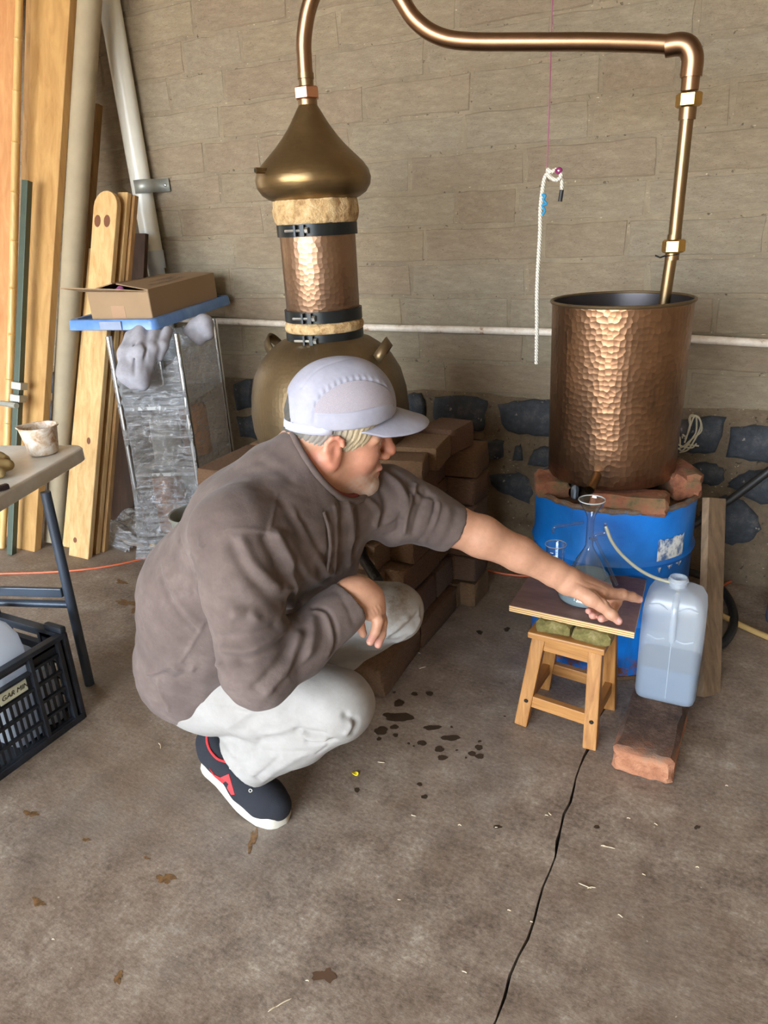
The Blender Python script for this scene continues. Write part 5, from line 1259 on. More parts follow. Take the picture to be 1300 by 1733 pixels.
# left hand: index finger points at the jug, the others are curled under the palm
W0 = N3(963, 984, 1.80, .0275)
mc = dict(i=(1029, 1004, 1.835), m=(1027, 997, 1.862), r=(1017, 994, 1.882), p=(1002, 992, 1.895))
for k_, r_ in (('i', .0155), ('m', .0155), ('r', .0145), ('p', .013)): body.chain([W0, N3(*mc[k_], r_)], .016)
body.chain([N3(985, 998, 1.80, .019), N3(1012, 1003, 1.825, .017)], .02)
body.chain([N3(*mc['i'], .0155), N3(1053, 1006, 1.853, .0138), N3(1070, 1010, 1.866, .0122), N3(1082, 1014.5, 1.874, .0100)], .006)
body.ell(dp(1053, 1005.5, 1.851), (.0125, .012, .012), k=.006)
body.chain([N3(980, 1002, 1.785, .018), N3(1000, 1013, 1.785, .0185), N3(1018, 1024, 1.785, .0150), N3(1034, 1039, 1.785, .0122), N3(1047, 1051, 1.785, .0100)], .010)
body.ell(dp(1035, 1039, 1.785), (.0132, .0132, .0125), k=.006)
body.chain([N3(*mc['m'], .0140), N3(1044, 1019, 1.862, .0125), N3(1034, 1040, 1.835, .0112), N3(1018, 1047, 1.815, .0098)], .005)
body.chain([N3(*mc['r'], .0130), N3(1031, 1020, 1.880, .0118), N3(1018, 1040, 1.850, .0104), N3(1003, 1042, 1.827, .0092)], .005)
body.chain([N3(*mc['p'], .0115), N3(1014, 1017, 1.890, .0102), N3(1006, 1032, 1.860, .0090), N3(996, 1034, 1.838, .0080)], .005)
# right hand: hangs from the wrist over the knee
W1 = N3(594, 1006, 1.520, .0285)
body.chain([W1, N3(608, 1003, 1.525, .030), N3(624, 1014, 1.535, .029), N3(636, 1032, 1.545, .0215)], .022)
body.chain([W1, N3(630, 1025, 1.575, .022)], .02).chain([N3(606, 1018, 1.52, .02), N3(626, 1034, 1.527, .016)], .02)
body.chain([N3(634, 1036, 1.530, .0145), N3(640, 1050, 1.528, .0122), N3(636, 1068, 1.524, .0106), N3(627, 1086, 1.518, .0086)], .003)
body.chain([N3(641, 1034, 1.552, .0140), N3(647, 1052, 1.552, .0116), N3(646, 1073, 1.554, .0100), N3(640, 1091, 1.550, .0082)], .0025)
body.chain([N3(640, 1030, 1.575, .0135), N3(646, 1048, 1.580, .0112), N3(644, 1068, 1.578, .0098), N3(636, 1084, 1.572, .008)], .006)
body.chain([N3(634, 1028, 1.595, .012), N3(640, 1044, 1.600, .010), N3(638, 1058, 1.600, .009), N3(632, 1072, 1.598, .0075)], .006)
body.chain([N3(602, 1024, 1.525, .015), N3(606, 1042, 1.530, .0118), N3(609, 1058, 1.534, .0102), N3(615, 1073, 1.538, .0082)], .005)
X, Q = soft_mesh(body, .0026, smooth=1)
# skin creases and nails are worked into the surface
Nn = vnormals(X, Q)
def strokes(X, Nn, soft, L, t0=.6):
    for pts, amp, w in L:
        P = []
        for u, v in pts:
            h_ = soft.hit(u, v, t0)
            if h_ is not None: P.append(h_)
        if len(P) < 2: continue
        P = smoothpath(P, 4); d = polydist(X, P); X += Nn*(amp*np.exp(-(d/w)**2))[:, None]
    return X
L = []
for i in range(5): L.append(([(617+i*6, 1036-i*3), (622+i*6, 1043-i*2), (631+i*4, 1052-i*1)], -.0011, .0016))
L += [([(1022, 1005), (1028, 1012), (1031, 1020)], -.0016, .002), ([(1050, 1001), (1052, 1008), (1053, 1014)], -.0006, .0012), ([(1067, 1006), (1068, 1015)], -.0006, .0012), ([(1005, 1000), (1018, 1012), (1024, 1020)], .0016, .003),
      ([(975, 985), (1000, 996), (1022, 1003)], .0010, .003), ([(990, 982), (1010, 990), (1026, 997)], .0008, .003), ([(1029, 1034), (1036, 1030)], -.0006, .0012),
      ([(640, 745), (652, 742), (660, 738)], -.001, .002), ([(640, 768), (650, 775), (655, 786)], -.0014, .003)]
X = strokes(X, Nn, body, L)
lx, ly, lz = hloc(X)
# skin colour carried by the surface: ruddy ears and nose, pink lips, grey stubble
def ss(a, b, x): t_ = np.clip((x-a)/(b-a), 0, 1); return t_*t_*(3-2*t_)
col_ = np.tile(np.array(srgb(196, 148, 120)[:3]), (len(X), 1)); mixc = lambda m, c: col_.__iadd__(m[:, None]*(np.array(srgb(*c)[:3])[None]-col_))
isH = ((np.abs(ly) < .11) & (lz > -.13) & (lx > -.12) & (lx < .14)).astype(float)
wav = np.sin(X[:, 0]*310)*np.sin(X[:, 1]*290)*np.sin(X[:, 2]*330)
mixc(isH*.5*ss(.0, .06, lx)*ss(.045, .02, np.abs(lz+.03)), (206, 136, 112))
mixc(isH*.7*ss(.070, .080, np.abs(ly))*ss(.05, .03, np.abs(lz)), (208, 136, 112))
mixc(isH*.5*ss(.104, .114, lx), (212, 138, 112))
sb = isH*ss(.0, .05, lx)*ss(-.050, -.075, lz+.25*np.maximum(0, .05-lx)); lip = isH*ss(.0125, .009, np.abs(lz+.071))*ss(.090, .094, lx)*ss(.026, .020, np.abs(ly))
mixc(np.clip(sb*(.28+.30*wav+.35*ss(.055, .085, lx)*ss(-.080, -.095, lz)), 0, .8), (196, 188, 178)); mixc(lip*.75, (186, 112, 98))
mus = isH*ss(.088, .094, lx)*ss(.012, .008, np.abs(lz+.054))*ss(.032, .024, np.abs(ly)); mixc(np.clip(mus*(.3+.3*wav), 0, .6), (176, 160, 148))
brw = isH*ss(.007, .003, np.abs(lz-.0255+.20*np.maximum(0, np.abs(ly)-.03)))*ss(.012, .02, np.abs(ly))*ss(.055, .05, np.abs(ly))*ss(.075, .082, lx); mixc(brw*.55, (120, 98, 78))
eyeb = isH*ss(.0065, .005, np.abs(lz-.003))*ss(.014, .012, np.abs(np.abs(ly)-.032))*ss(.084, .087, lx); mixc(eyeb*.8, (214, 200, 190)); mixc(isH*ss(.0060, .0045, np.sqrt((lz-.003)**2+(np.abs(ly)-.033)**2))*ss(.084, .087, lx), (56, 48, 42))
hands = ss(.0, .02, X[:, 1]-1.62)+((np.abs(X[:, 0]+.67) < .07) & (X[:, 2] < .70) & (X[:, 2] > .48) & (X[:, 1] > 1.05)).astype(float)
for u, v, t_ in ((1083, 1015, 1.876), (1018, 1047, 1.815), (1003, 1042, 1.827), (996, 1034, 1.838), (1047, 1051, 1.785), (626, 1085, 1.518), (637, 1090, 1.542)):
    d = np.linalg.norm(X-np.array(dp(u, v, t_))[None], axis=1); mixc(ss(.022, .008, d)*.5, (206, 142, 134))
for u, v, t_ in ((1049, 1049, 1.776), (1086, 1014, 1.868)):                # nails
    d = np.linalg.norm(X-np.array(dp(u, v, t_))[None], axis=1); mixc(ss(.0075, .0055, d)*.8, (226, 178, 172))
t = NT('weathered skin'); va = t.n('ShaderNodeVertexColor'); va.layer_name = 'skin'; v = t.co('Object')
c = t.mix(.5, va.outputs[0], t.ramp(t.noise(v, 40, 5, .7), [(.3, (.72, .66, .64, 1)), (.7, (1.12, 1.1, 1.1, 1))]), 'MULTIPLY'); t.col(c); t.set(Roughness=.5, Subsurface__Weight=.12, Subsurface__Scale=.01); t.b.inputs['Subsurface Radius'].default_value = (1, .4, .25)
t.bump(t.noise(v, 260, 4, .6), .18, .0015); M['skin'] = t.m
man = quad_object('person', X, Q, M['skin'], None, tuple(Vector((-1.0, 1.2, 0))), {'skin': col_})
tag(man, 'squatting man in a brown shirt, pale trousers and light cap, pointing at the jug', 'person')
# thumb nail and index nail are part of the hand surface above

# ---- shirt
shirt = Soft()
shirt.chain([N3(340, 1118, 1.82, .160), N3(358, 1005, 1.70, .152), N3(440, 895, 1.56, .138), N3(486, 835, 1.535, .105)], .06)
shirt.chain([N3(360, 1060, 1.73, .135), N3(470, 1020, 1.80, .120)], .05)
shirt.chain([N3(432, 925, 1.485, .110), N3(545, 910, 1.65, .080)], .06)
shirt.chain([N3(545, 890, 1.66, .075), N3(550, 955, 1.68, .062), N3(545, 990, 1.70, .05)], .05)
shirt.cone(RS, .078, LS, .070, .06)
shirt.cone(N3(486, 830, 1.535, 0)[0], .10, dp(518, 785, 1.52), .078, .04)
NA0, NA1 = dp(500, 800, 1.535), hp_(.0, .0, -.035); NAX = (NA1-NA0).normalized()
shirt_full = Soft(); shirt_full.ops = list(shirt.ops)
CN = cam3(.90, .46, .06).normalized(); CRd = .145; CC0 = dp(507, 785, 1.505)+CN*CRd
shirt.ell(CC0, (CRd, CRd, CRd), None, .006, True)
shirt.cut(dp(335, 1217, 1.70), cam3(.62, -.78, -.10))
slR = Soft().chain([(dp(400, 905, 1.395), .088), N3(412, 1000, 1.405, .074), N3(432, 1128, 1.425, .066), N3(442, 1146, 1.432, .0585)], .03).chain([N3(440, 1138, 1.432, .061), N3(505, 1094, 1.468, .060), N3(560, 1047, 1.500, .052), N3(606, 1008, 1.525, .050)], .02)
wd_ = (dp(606, 1008, 1.525)-dp(520, 1080, 1.475)).normalized(); slR.cut(dp(592, 1019, 1.518), wd_)
slL = Soft().chain([(LS, .080), N3(664, 852, 1.70, .074), N3(705, 866, 1.715, .066), N3(745, 885, 1.73, .0575), N3(800, 908, 1.75, .055)], .02)
for u, v, t_, r_ in ((650, 844, 1.695, .079), (692, 864, 1.71, .0735), (668, 884, 1.70, .056), (724, 874, 1.725, .0655)): slL.ell(dp(u, v, t_), (r_, r_, r_), k=.015)
wl_ = (dp(800, 908, 1.745)-dp(740, 880, 1.71)).normalized(); slL.cut(dp(771, 896, 1.725), (wl_+CR*.06).normalized())
shirt.join(slR, .022).join(slL, .03)
X, Q = soft_mesh(shirt, .0042, smooth=2); Nn = vnormals(X, Q)
z2 = lambda *p: [(200+x/2.407, 680+y/2.407) for x, y in p]
z6 = lambda *p: [(580+x/3.094, 640+y/3.094) for x, y in p]
G, Rg = -1, 1
folds = [(z2((295, 625), (340, 580), (430, 527), (520, 520), (612, 530)), -.0030, .0035), (z2((612, 530), (632, 450), (652, 372)), -.0026, .0035), (z2((300, 640), (350, 592), (430, 538), (520, 531), (606, 540)), .0020, .004),
 (z2((640, 545), (688, 640), (706, 735), (690, 860)), -.016, .012), (z2((600, 560), (650, 660), (670, 750)), .006, .012), (z2((505, 570), (560, 670), (645, 745), (690, 765)), -.007, .010), (z2((470, 600), (530, 700), (620, 790), (680, 810)), .006, .012),
 (z2((480, 860), (560, 880), (685, 862)), -.007, .010), (z2((430, 800), (540, 830), (660, 830)), .005, .012), (z2((430, 1008), (540, 1005), (650, 945), (700, 895)), -.009, .010), (z2((440, 960), (540, 950), (640, 915)), .006, .012), (z2((500, 1060), (600, 1030), (690, 960)), .007, .012),
 (z2((610, 1180), (690, 1080), (735, 950)), -.006, .009), (z2((650, 1160), (730, 1060), (770, 930)), .006, .010), (z2((690, 1120), (780, 1010), (790, 880)), -.006, .009), (z2((560, 1160), (640, 1080), (700, 990)), .006, .010), (z2((740, 1090), (830, 1000), (830, 880)), .004, .009),
 (z2((790, 835), (850, 850), (884, 920), (886, 990), (868, 1025)), .0045, .005), (z2((805, 850), (845, 870), (868, 930), (870, 985), (856, 1020)), -.004, .006), (z2((890, 770), (930, 830), (960, 900), (970, 960)), .002, .006),
 (z2((655, 390), (740, 520), (830, 690)), .007, .012), (z2((700, 440), (790, 590), (850, 705)), -.008, .010), (z2((690, 560), (760, 690), (840, 735), (900, 700)), -.007, .012), (z2((740, 470), (820, 600), (860, 660)), .006, .010),
 (z2((850, 450), (862, 560), (850, 690)), .0055, .006), (z2((880, 430), (888, 580), (872, 690)), -.006, .005), (z2((905, 400), (905, 560), (900, 660)), .006, .010), (z2((930, 420), (950, 560), (940, 660)), -.008, .010), (z2((970, 440), (975, 540), (960, 620)), .006, .010), (z2((850, 690), (880, 700), (900, 660)), -.005, .006),
 (z2((165, 680), (205, 790), (320, 935)), .004, .006), (z2((190, 690), (240, 800), (330, 900)), -.003, .007), (z2((85, 880), (110, 960), (230, 1085)), .0035, .006), (z2((250, 560), (290, 660), (305, 780)), .004, .006), (z2((330, 560), (335, 640), (310, 700)), -.003, .006), (z2((255, 1060), (300, 990), (350, 900)), -.003, .004),
 (z2((120, 1105), (170, 1095), (215, 1075), (300, 1090), (420, 1072)), -.007, .007), (z2((170, 1110), (260, 1115), (400, 1085)), .006, .010), (z2((170, 1100), (165, 1170), (200, 1230), (205, 1260)), -.0035, .004), (z2((60, 1000), (90, 1090), (150, 1160)), .003, .008),
 (z2((570, 230), (650, 270), (700, 310)), .004, .012), (z2((520, 160), (600, 230), (640, 250)), -.003, .012), (z2((420, 270), (520, 290), (600, 300)), .002, .02),
 (z6((215, 500), (290, 560), (330, 640), (310, 720)), -.010, .008), (z6((250, 480), (340, 560), (380, 640)), .007, .008), (z6((160, 540), (230, 650), (200, 760)), .007, .010), (z6((180, 770), (250, 740), (320, 660)), -.008, .008), (z6((380, 560), (340, 680), (320, 800)), -.010, .007), (z6((440, 590), (400, 700), (370, 810)), .007, .008), (z6((350, 540), (420, 600), (470, 620)), .007, .007), (z6((300, 700), (290, 790), (230, 830)), .006, .008), (z6((130, 640), (190, 700), (170, 760)), -.007, .008),
 (z6((485, 650), (470, 730), (400, 850)), .0045, .004), (z6((505, 660), (488, 740), (420, 860)), -.004, .005), (z6((560, 680), (530, 780), (470, 880)), -.002, .012), (z6((600, 700), (570, 790), (510, 890)), .002, .010)]
X = strokes(X, Nn, shirt, folds)
g1 = np.sin(X[:, 0]*43+X[:, 2]*31+np.sin(X[:, 1]*37)*1.5)*np.sin(X[:, 1]*29-X[:, 2]*47+1.3); g2 = np.sin(X[:, 0]*91-X[:, 2]*77+np.sin(X[:, 1]*83))*np.sin(X[:, 1]*71+X[:, 2]*65)
X += Nn*(.0018*g1+.0009*g2)[:, None]
t = NT('washed brown jersey'); v = t.co('Object'); nz = t.noise(v, 9, 7, .7)
t.col(t.ramp(nz, [(.3, srgb(80, 67, 63)), (.55, srgb(99, 85, 80)), (.75, srgb(117, 103, 98))])); t.set(Roughness=.95); t.b.inputs['Sheen Weight'].default_value = .08
t.bump(t.noise(v, 420, 3, .6), .22, .0012, t.bump(t.noise(v, 34, 5, .65), .18, .010)); M['jersey'] = t.m
so = quad_object('shirt', X, Q, M['jersey'], man); so['label'] = 'faded brown long-sleeved jersey shirt'
# collar rib and the red undershirt inside it: rings that follow the neck opening
def neck_ring(soft, R, back):
    e_1 = CN.orthogonal().normalized(); e_2 = CN.cross(e_1); th = []
    pt = lambda i, q: CC0+(-CN*math.cos(q)+(e_1*math.cos(2*pi*i/72)+e_2*math.sin(2*pi*i/72))*math.sin(q))*R
    for i in range(72):
        q = .15
        while q < 1.45 and float(soft(np.array([A3(pt(i, q))], dtype=np.float32))[0]) < 0: q += .01
        th.append(q)
    th = np.array(th); th = np.convolve(np.concatenate([th[-5:], th, th[:5]]), np.ones(11)/11, 'valid')
    return [pt(i, q-back) for i, q in enumerate(th)]
MB().tube(neck_ring(shirt_full, CRd-.001, .035), .0072, 10, closed=True).build('collar_rib', M['jersey'], so, True, angle=0)
M['redtee'] = plain('red undershirt', srgb(128, 62, 60), .95, bump=.2, bscale=300)
uo = MB().tube(neck_ring(shirt_full, CRd-.006, .125), .0085, 10, closed=True).build('undershirt', M['redtee'], man, True, angle=0); uo['label'] = 'dull red undershirt at the neck'
# placket edge
pts = [shirt.hit(u, v, .8, 3, .003) for u, v in z2((838, 450), (858, 520), (864, 600), (852, 690))]
pts = [p for p in pts if p is not None]
if len(pts) > 2: MB().tube(smoothpath(pts, 5), .0030, 6).build('placket', M['jersey'], so, True)
# ---- trousers
LH, LK, LA = Vector((-1.10, 1.345, .36)), dp(668, 1034, 1.775), Vector((-1.08, 1.43, .16))
tro = Soft()
tro.chain([N3(345, 1140, 1.84, .125), (LH, .115)], .04).chain([N3(350, 1135, 1.83, .120), N3(362, 1050, 1.80, .115)], .04)
tro.chain([N3(365, 1166, 1.80, .106), N3(460, 1172, 1.70, .100), N3(572, 1192, 1.605, .0775)], .05)
rl = Soft().chain([N3(574, 1196, 1.608, .0725), N3(500, 1240, 1.69, .0745), N3(432, 1270, 1.79, .077), N3(372, 1310, 1.88, .078)], .02)
rl.cut(dp(405, 1283, 1.80), cam3(-.73, -.68, .12))
tro.chain([(LH, .115), (LH.lerp(LK, .55)+Vector((0, 0, .01)), .092), (LK, .0700)], .04)
ll = Soft().chain([(LK+Vector((-.003, .0, -.004)), .066), (LK.lerp(LA, .5), .066), (LA, .060)], .02)
tro.join(rl, .018).join(ll, .015)
X, Q = soft_mesh(tro, .0042, smooth=2); Nn = vnormals(X, Q)
z3 = lambda *p: [(300+x/3.25, 1180+y/3.25) for x, y in p]
z4 = lambda *p: [(560+x/5.417, 920+y/5.417) for x, y in p]
pf = [(z3((60, 20), (200, 35), (400, 70), (740, 130)), .0022, .0035), (z3((60, 28), (200, 43), (400, 78), (740, 138)), -.0022, .0035), (z3((740, 130), (810, 165), (832, 215), (826, 270), (770, 310)), .0020, .004), (z3((300, 320), (500, 300), (700, 300)), .0025, .008),
 (z3((690, 195), (740, 225), (820, 225)), -.009, .007), (z3((660, 185), (720, 195), (800, 205)), .006, .008), (z3((720, 250), (790, 255), (860, 235)), .005, .007), (z3((930, 100), (985, 140), (970, 190)), .006, .008), (z3((950, 110), (960, 160), (930, 195)), -.005, .007), (z3((480, 200), (560, 190), (660, 150)), -.004, .009), (z3((270, 170), (340, 120), (400, 80)), -.0025, .008), (z3((330, 190), (430, 120), (520, 100)), .0025, .012),
 (z3((440, 440), (500, 390), (560, 330)), .003, .007), (z3((320, 370), (420, 300), (460, 240)), .003, .009), (z3((480, 460), (580, 380), (700, 310)), -.003, .009), (z3((260, 250), (300, 310), (380, 400)), .003, .006), (z3((430, 440), (500, 462), (600, 465)), .0025, .004), (z3((420, 425), (500, 445), (610, 448)), -.002, .004),
 (z4((510, 850), (640, 730), (700, 690)), -.006, .008), (z4((560, 850), (700, 760), (800, 660)), .007, .008), (z4((600, 900), (720, 830), (820, 700)), -.006, .008), (z4((480, 830), (580, 760), (640, 700)), .004, .008), (z4((440, 890), (560, 900), (700, 850)), .006, .010), (z4((300, 960), (450, 960), (620, 930)), -.005, .009), (z4((100, 1120), (300, 1060), (560, 950)), .003, .006), (z4((840, 600), (830, 680), (790, 740)), .004, .008)]
X = strokes(X, Nn, tro, pf)
X += Nn*(.0016*np.sin(X[:, 0]*37+np.sin(X[:, 1]*29)*1.6)*np.sin(X[:, 2]*41+X[:, 1]*23))[:, None]
t = NT('pale grey cotton'); v = t.co('Object'); nz = t.noise(v, 7, 6, .7)
c = t.ramp(nz, [(.3, srgb(140, 136, 131)), (.6, srgb(157, 153, 149)), (.8, srgb(167, 164, 162))])
sp_ = t.n('ShaderNodeVectorMath'); sp_.operation = 'DISTANCE'; t.l(t.co('Object'), sp_.inputs[0]); kk = LK+Vector((.0, -.03, .065))-Vector((-1.0, 1.2, 0)); sp_.inputs[1].default_value = kk
dm = t.math('MULTIPLY', t.ramp(sp_.outputs['Value'], [(.03, W_), (.12, B_)]), t.ramp(t.noise(v, 24, 7, .75), [(.46, B_), (.62, W_)])); c = t.mix(t.math('MULTIPLY', dm, .7), c, srgb(110, 92, 72))
t.col(c); t.set(Roughness=.9); t.bump(t.noise(v, 500, 2, .5), .15, .001, t.bump(t.noise(v, 26, 5, .65), .15, .010)); M['cotton'] = t.m
to = quad_object('trousers', X, Q, M['cotton'], man); to['label'] = 'pale grey cotton trousers'
# ---- shoes
M['canvas'] = plain('dark navy canvas', srgb(27, 29, 37), .9, var=.2, bump=.35, bscale=500); M['solew'] = plain('off white rubber sole', srgb(196, 190, 176), .6, var=.1, nscale=30); M['redtrim'] = plain('red trim', srgb(206, 44, 48), .7); M['sock'] = plain('dark sock', srgb(44, 44, 52), .95, bump=.3, bscale=300)
def shoe(path, wid, side, hgt, name, label):
    """path: sole centre line from heel to toe; wid: half widths; hgt: upper radius over it"""
    P = smoothpath(path, 6); n = len(P); k = len(path)-1; e = empty(name, tuple(path[0]), None); e.parent = man; e.location = Vector(path[0])-Vector(man['_o']); e['label'] = label
    W = [wid[min(int(i/6), k)]*(1-(i/6 % 1))+wid[min(int(i/6)+1, k)]*(i/6 % 1) for i in range(n)]
    b = MB(); sec = []
    for i, p in enumerate(P):
        tg = (P[min(i+1, n-1)]-P[max(i-1, 0)]).normalized(); s_ = (side-tg*side.dot(tg)).normalized(); up = s_.cross(tg); up = up if up.z > 0 else -up
        end = min(1, math.sqrt(max(0, 1-((abs(i-(n-1)/2)/((n-1)/2))**6)))+.12); w = W[i]*end*1.04; th = .0145
        sec.append([p+s_*(w*c)+up*z for c, z in ((-1, -th*.6), (-.93, -th), (.93, -th), (1, -th*.6), (1.02, th), (.95, th*1.25), (-.95, th*1.25), (-1.02, th))])
    loft(sec).build('sole', M['solew'], e, True, angle=50)
    u_ = Soft(); ch = []
    for i, (p, h_, w) in enumerate(zip(path, hgt, wid)): tg_ = (Vector(path[-1])-Vector(path[0])).normalized(); ch.append((Vector(p)+Vector((0, 0, h_))+tg_*(w*.85 if i == 0 else (-w*.72 if i == len(path)-1 else 0)), w*.93))
    u_.chain(ch, .03)
    tg = (Vector(path[-1])-Vector(path[0])).normalized()
    u_.ell(Vector(path[0])+Vector((0, 0, hgt[0]+.035))+tg*.035, (.042, .036, .045), k=.02)
    mp_ = (Vector(path[1])+Vector(path[2]))/2
    X, Q = soft_mesh(u_, .0035, smooth=2); 
    # nothing of the upper hangs below the sole
    for i in range(len(P)-1): pass
    D = np.array([list(p) for p in P]); idx = np.argmin(((X[:, None, :2]-D[None, :, :2])**2).sum(2), 1); X[:, 2] = np.maximum(X[:, 2], D[idx, 2]-.004)
    uo = quad_object('upper', X, Q, M['canvas'], e); return e, u_, uo
SP = [Vector((-1.155, 1.128, .088)), Vector((-1.085, 1.122, .062)), Vector((-1.010, 1.112, .024)), Vector((-.950, 1.104, .0155)), Vector((-.893, 1.098, .0155))]
sh, su, suo = shoe(SP, [.036, .038, .046, .048, .034], Vector((0, 1, 0)), [.030, .042, .040, .030, .018], 'shoe', 'dark navy canvas shoe with a white sole and red emblem')
em = [(354, 1300), (362, 1311), (373, 1316), (387, 1310), (391, 1324), (397, 1345), (391, 1345), (384, 1333), (387, 1327), (382, 1322), (376, 1326), (369, 1322), (361, 1313)]
hits = [su.hit(u, v, .8, 3, .0015) for u, v in em]
hits = [h for h in hits if h is not None]
if len(hits) > 5:
    b = MB(); b.v += hits; b.f.append(tuple(range(len(hits)))); eo = b.build('emblem', M['redtrim'], sh); sm_ = eo.modifiers.new('thick', 'SOLIDIFY'); sm_.thickness = .002
pts = [su.hit(u, v, .8, 3, .001) for u, v in ((350, 1243), (351, 1258), (357, 1272), (368, 1284), (382, 1289), (394, 1292))]; pts = [p for p in pts if p is not None]
if len(pts) > 2: MB().tube(smoothpath(pts, 4), .0030, 6).build('collar_trim', M['redtrim'], sh, True)
for u, v in ((391, 1299), (404, 1311), (413, 1319), (424, 1326), (424, 1338)):
    h_ = su.hit(u, v, .8, 3, .0006)
    if h_ is not None: MB().tube([h_+(CR*math.cos(2*pi*i/12)+CU*math.sin(2*pi*i/12))*.0038 for i in range(12)], .0012, 5, closed=True).build('eyelet', M['solew'], sh)
SP2 = [Vector((-1.15, 1.445, .09)), Vector((-1.09, 1.445, .065)), Vector((-1.02, 1.44, .025)), Vector((-.965, 1.435, .0155)), Vector((-.91, 1.43, .0155))]
shoe(SP2, [.036, .038, .046, .048, .034], Vector((0, 1, 0)), [.030, .042, .040, .030, .018], 'shoe', 'dark navy canvas shoe behind the near leg')
# ---- hair
hair = Soft(); hair.ell(hp_(.004, 0, .042), hr(.0965, .0805, .090), HR)
hair.ell(hp_(-.040, 0, -.020), hr(.058, .070, .056), HR, k=.02)
hair.cut(hp_(.076, 0, .035), (hf*.80-hu*.60).normalized()); hair.cut(hp_(-.01, 0, -.044), (-hu*.86+hf*.5).normalized())
for s_ in (-1, 1): hair.ell(hp_(-.004, s_*.086, -.004), hr(.019, .016, .030), HR, k=.004, sub=True)
X, Q = soft_mesh(hair, .0026, smooth=1); Nn = vnormals(X, Q); lx, ly, lz = hloc(X)
st_ = np.sin((lx*1.0-lz*.5)*620+np.sin(lz*140+ly*60)*1.6)*.6+np.sin((lx-lz*.35)*1130+np.sin(lz*220)*1.2)*.4
X += Nn*(.0013*st_)[:, None]
hc = np.tile(np.array(srgb(128, 122, 114)[:3]), (len(X), 1)); m = ss(-.01, .04, lx); hc += m[:, None]*(np.array(srgb(196, 178, 146)[:3])-hc); m = ss(-.04, -.08, lx); hc += m[:, None]*(np.array(srgb(76, 74, 70)[:3])-hc); hc *= (1+.22*st_)[:, None]
t = NT('grey hair'); va = t.n('ShaderNodeVertexColor'); va.layer_name = 'hair'; t.l(va.outputs[0], t.b.inputs['Base Color']); t.set(Roughness=.6); t.bump(t.noise(t.co('Object', (260, 260, 60)), 2, 3), .5, .002); M['hair'] = t.m
ho = quad_object('hair', X, Q, M['hair'], man, None, {'hair': np.clip(hc, 0, 1)}); ho['label'] = 'short grey hair, fairer at the temple'
# ---- cap
t = NT('pale lilac nylon'); v = t.co('Object'); t.col(t.ramp(t.noise(v, 20, 5), [(.3, srgb(148, 148, 162)), (.7, srgb(166, 166, 180))])); t.set(Roughness=.75); t.bump(t.noise(v, 45, 5, .7), .2, .004); M['nylon'] = t.m
t = NT('cap mesh panel'); v = t.co('Object'); t.col(t.ramp(t.noise(v, 900, 1, .5), [(.35, srgb(148, 141, 149)), (.65, srgb(164, 158, 166))])); t.set(Roughness=.9); M['capmesh'] = t.m
cap = Soft(); cap.ell(hp_(.008, 0, .054), hr(.102, .086, .094), HR).ell(hp_(.038, 0, .062), hr(.070, .076, .076), HR, k=.03)
cap.cut(hp_(.0, 0, .040), (-hu+hf*.16).normalized())
cap.ell(hp_(-.094, 0, .040), hr(.026, .034, .040), HR, k=.006, sub=True)
X, Q = soft_mesh(cap, .003, smooth=2); Nn = vnormals(X, Q)
zc_ = lambda *p: [(460+x/3.824, 580+y/3.824) for x, y in p]
arc1 = zc_((285, 400), (330, 340), (420, 275), (530, 240), (640, 245), (720, 275), (775, 330), (800, 395)); arc2 = zc_((275, 455), (400, 465), (520, 455), (650, 425), (800, 395)); arc3 = zc_((800, 395), (815, 440), (820, 490)); arc4 = zc_((190, 290), (300, 170), (420, 120), (560, 100), (660, 110), (760, 200))
X = strokes(X, Nn, cap, [(arc1, .0022, .0030), (arc2, .0022, .0030), (arc3, .0018, .003), (arc4, .0014, .003), (zc_((290, 390), (275, 450), (270, 520)), .0016, .003)])
lx, ly, lz = hloc(X)
X += Nn*(.0007*np.sin(lx*520+lz*200)*ss(.012, .0, np.abs(polydist(X, smoothpath([cap.hit(*q) for q in arc1 if cap.hit(*q) is not None], 3))-.004)))[:, None]
co = quad_object('cap', X, Q, M['nylon'], man); co['label'] = 'pale lilac running cap with mesh side panels'
# mesh side panel laid on the crown
hitsA = [cap.hit(*q, .8, 3, .0005) for q in arc1]; hitsB = [cap.hit(*q, .8, 3, .0005) for q in arc2]
if all(h is not None for h in hitsA+hitsB):
    b = MB(); nA, m_ = 24, 8; pa_, pb_ = smoothpath(hitsA, 8), smoothpath(hitsB, 8)
    for i in range(nA+1):
        a, c_ = pa_[int(i/nA*(len(pa_)-1))], pb_[int(i/nA*(len(pb_)-1))]
        for j in range(m_+1):
            p = a.lerp(c_, .04+.92*j/m_)
            for _ in range(4):
                e = float(cap(np.array([A3(p)], dtype=np.float32))[0]); d_ = (p-hp_(-.004, 0, .045)).normalized(); p = p+d_*(.0012-e)
            b.v.append(p)
    for i in range(nA):
        for j in range(m_): b.f.append((i*(m_+1)+j, (i+1)*(m_+1)+j, (i+1)*(m_+1)+j+1, i*(m_+1)+j+1))
    b.build('mesh_panel', M['capmesh'], co, True, angle=0)
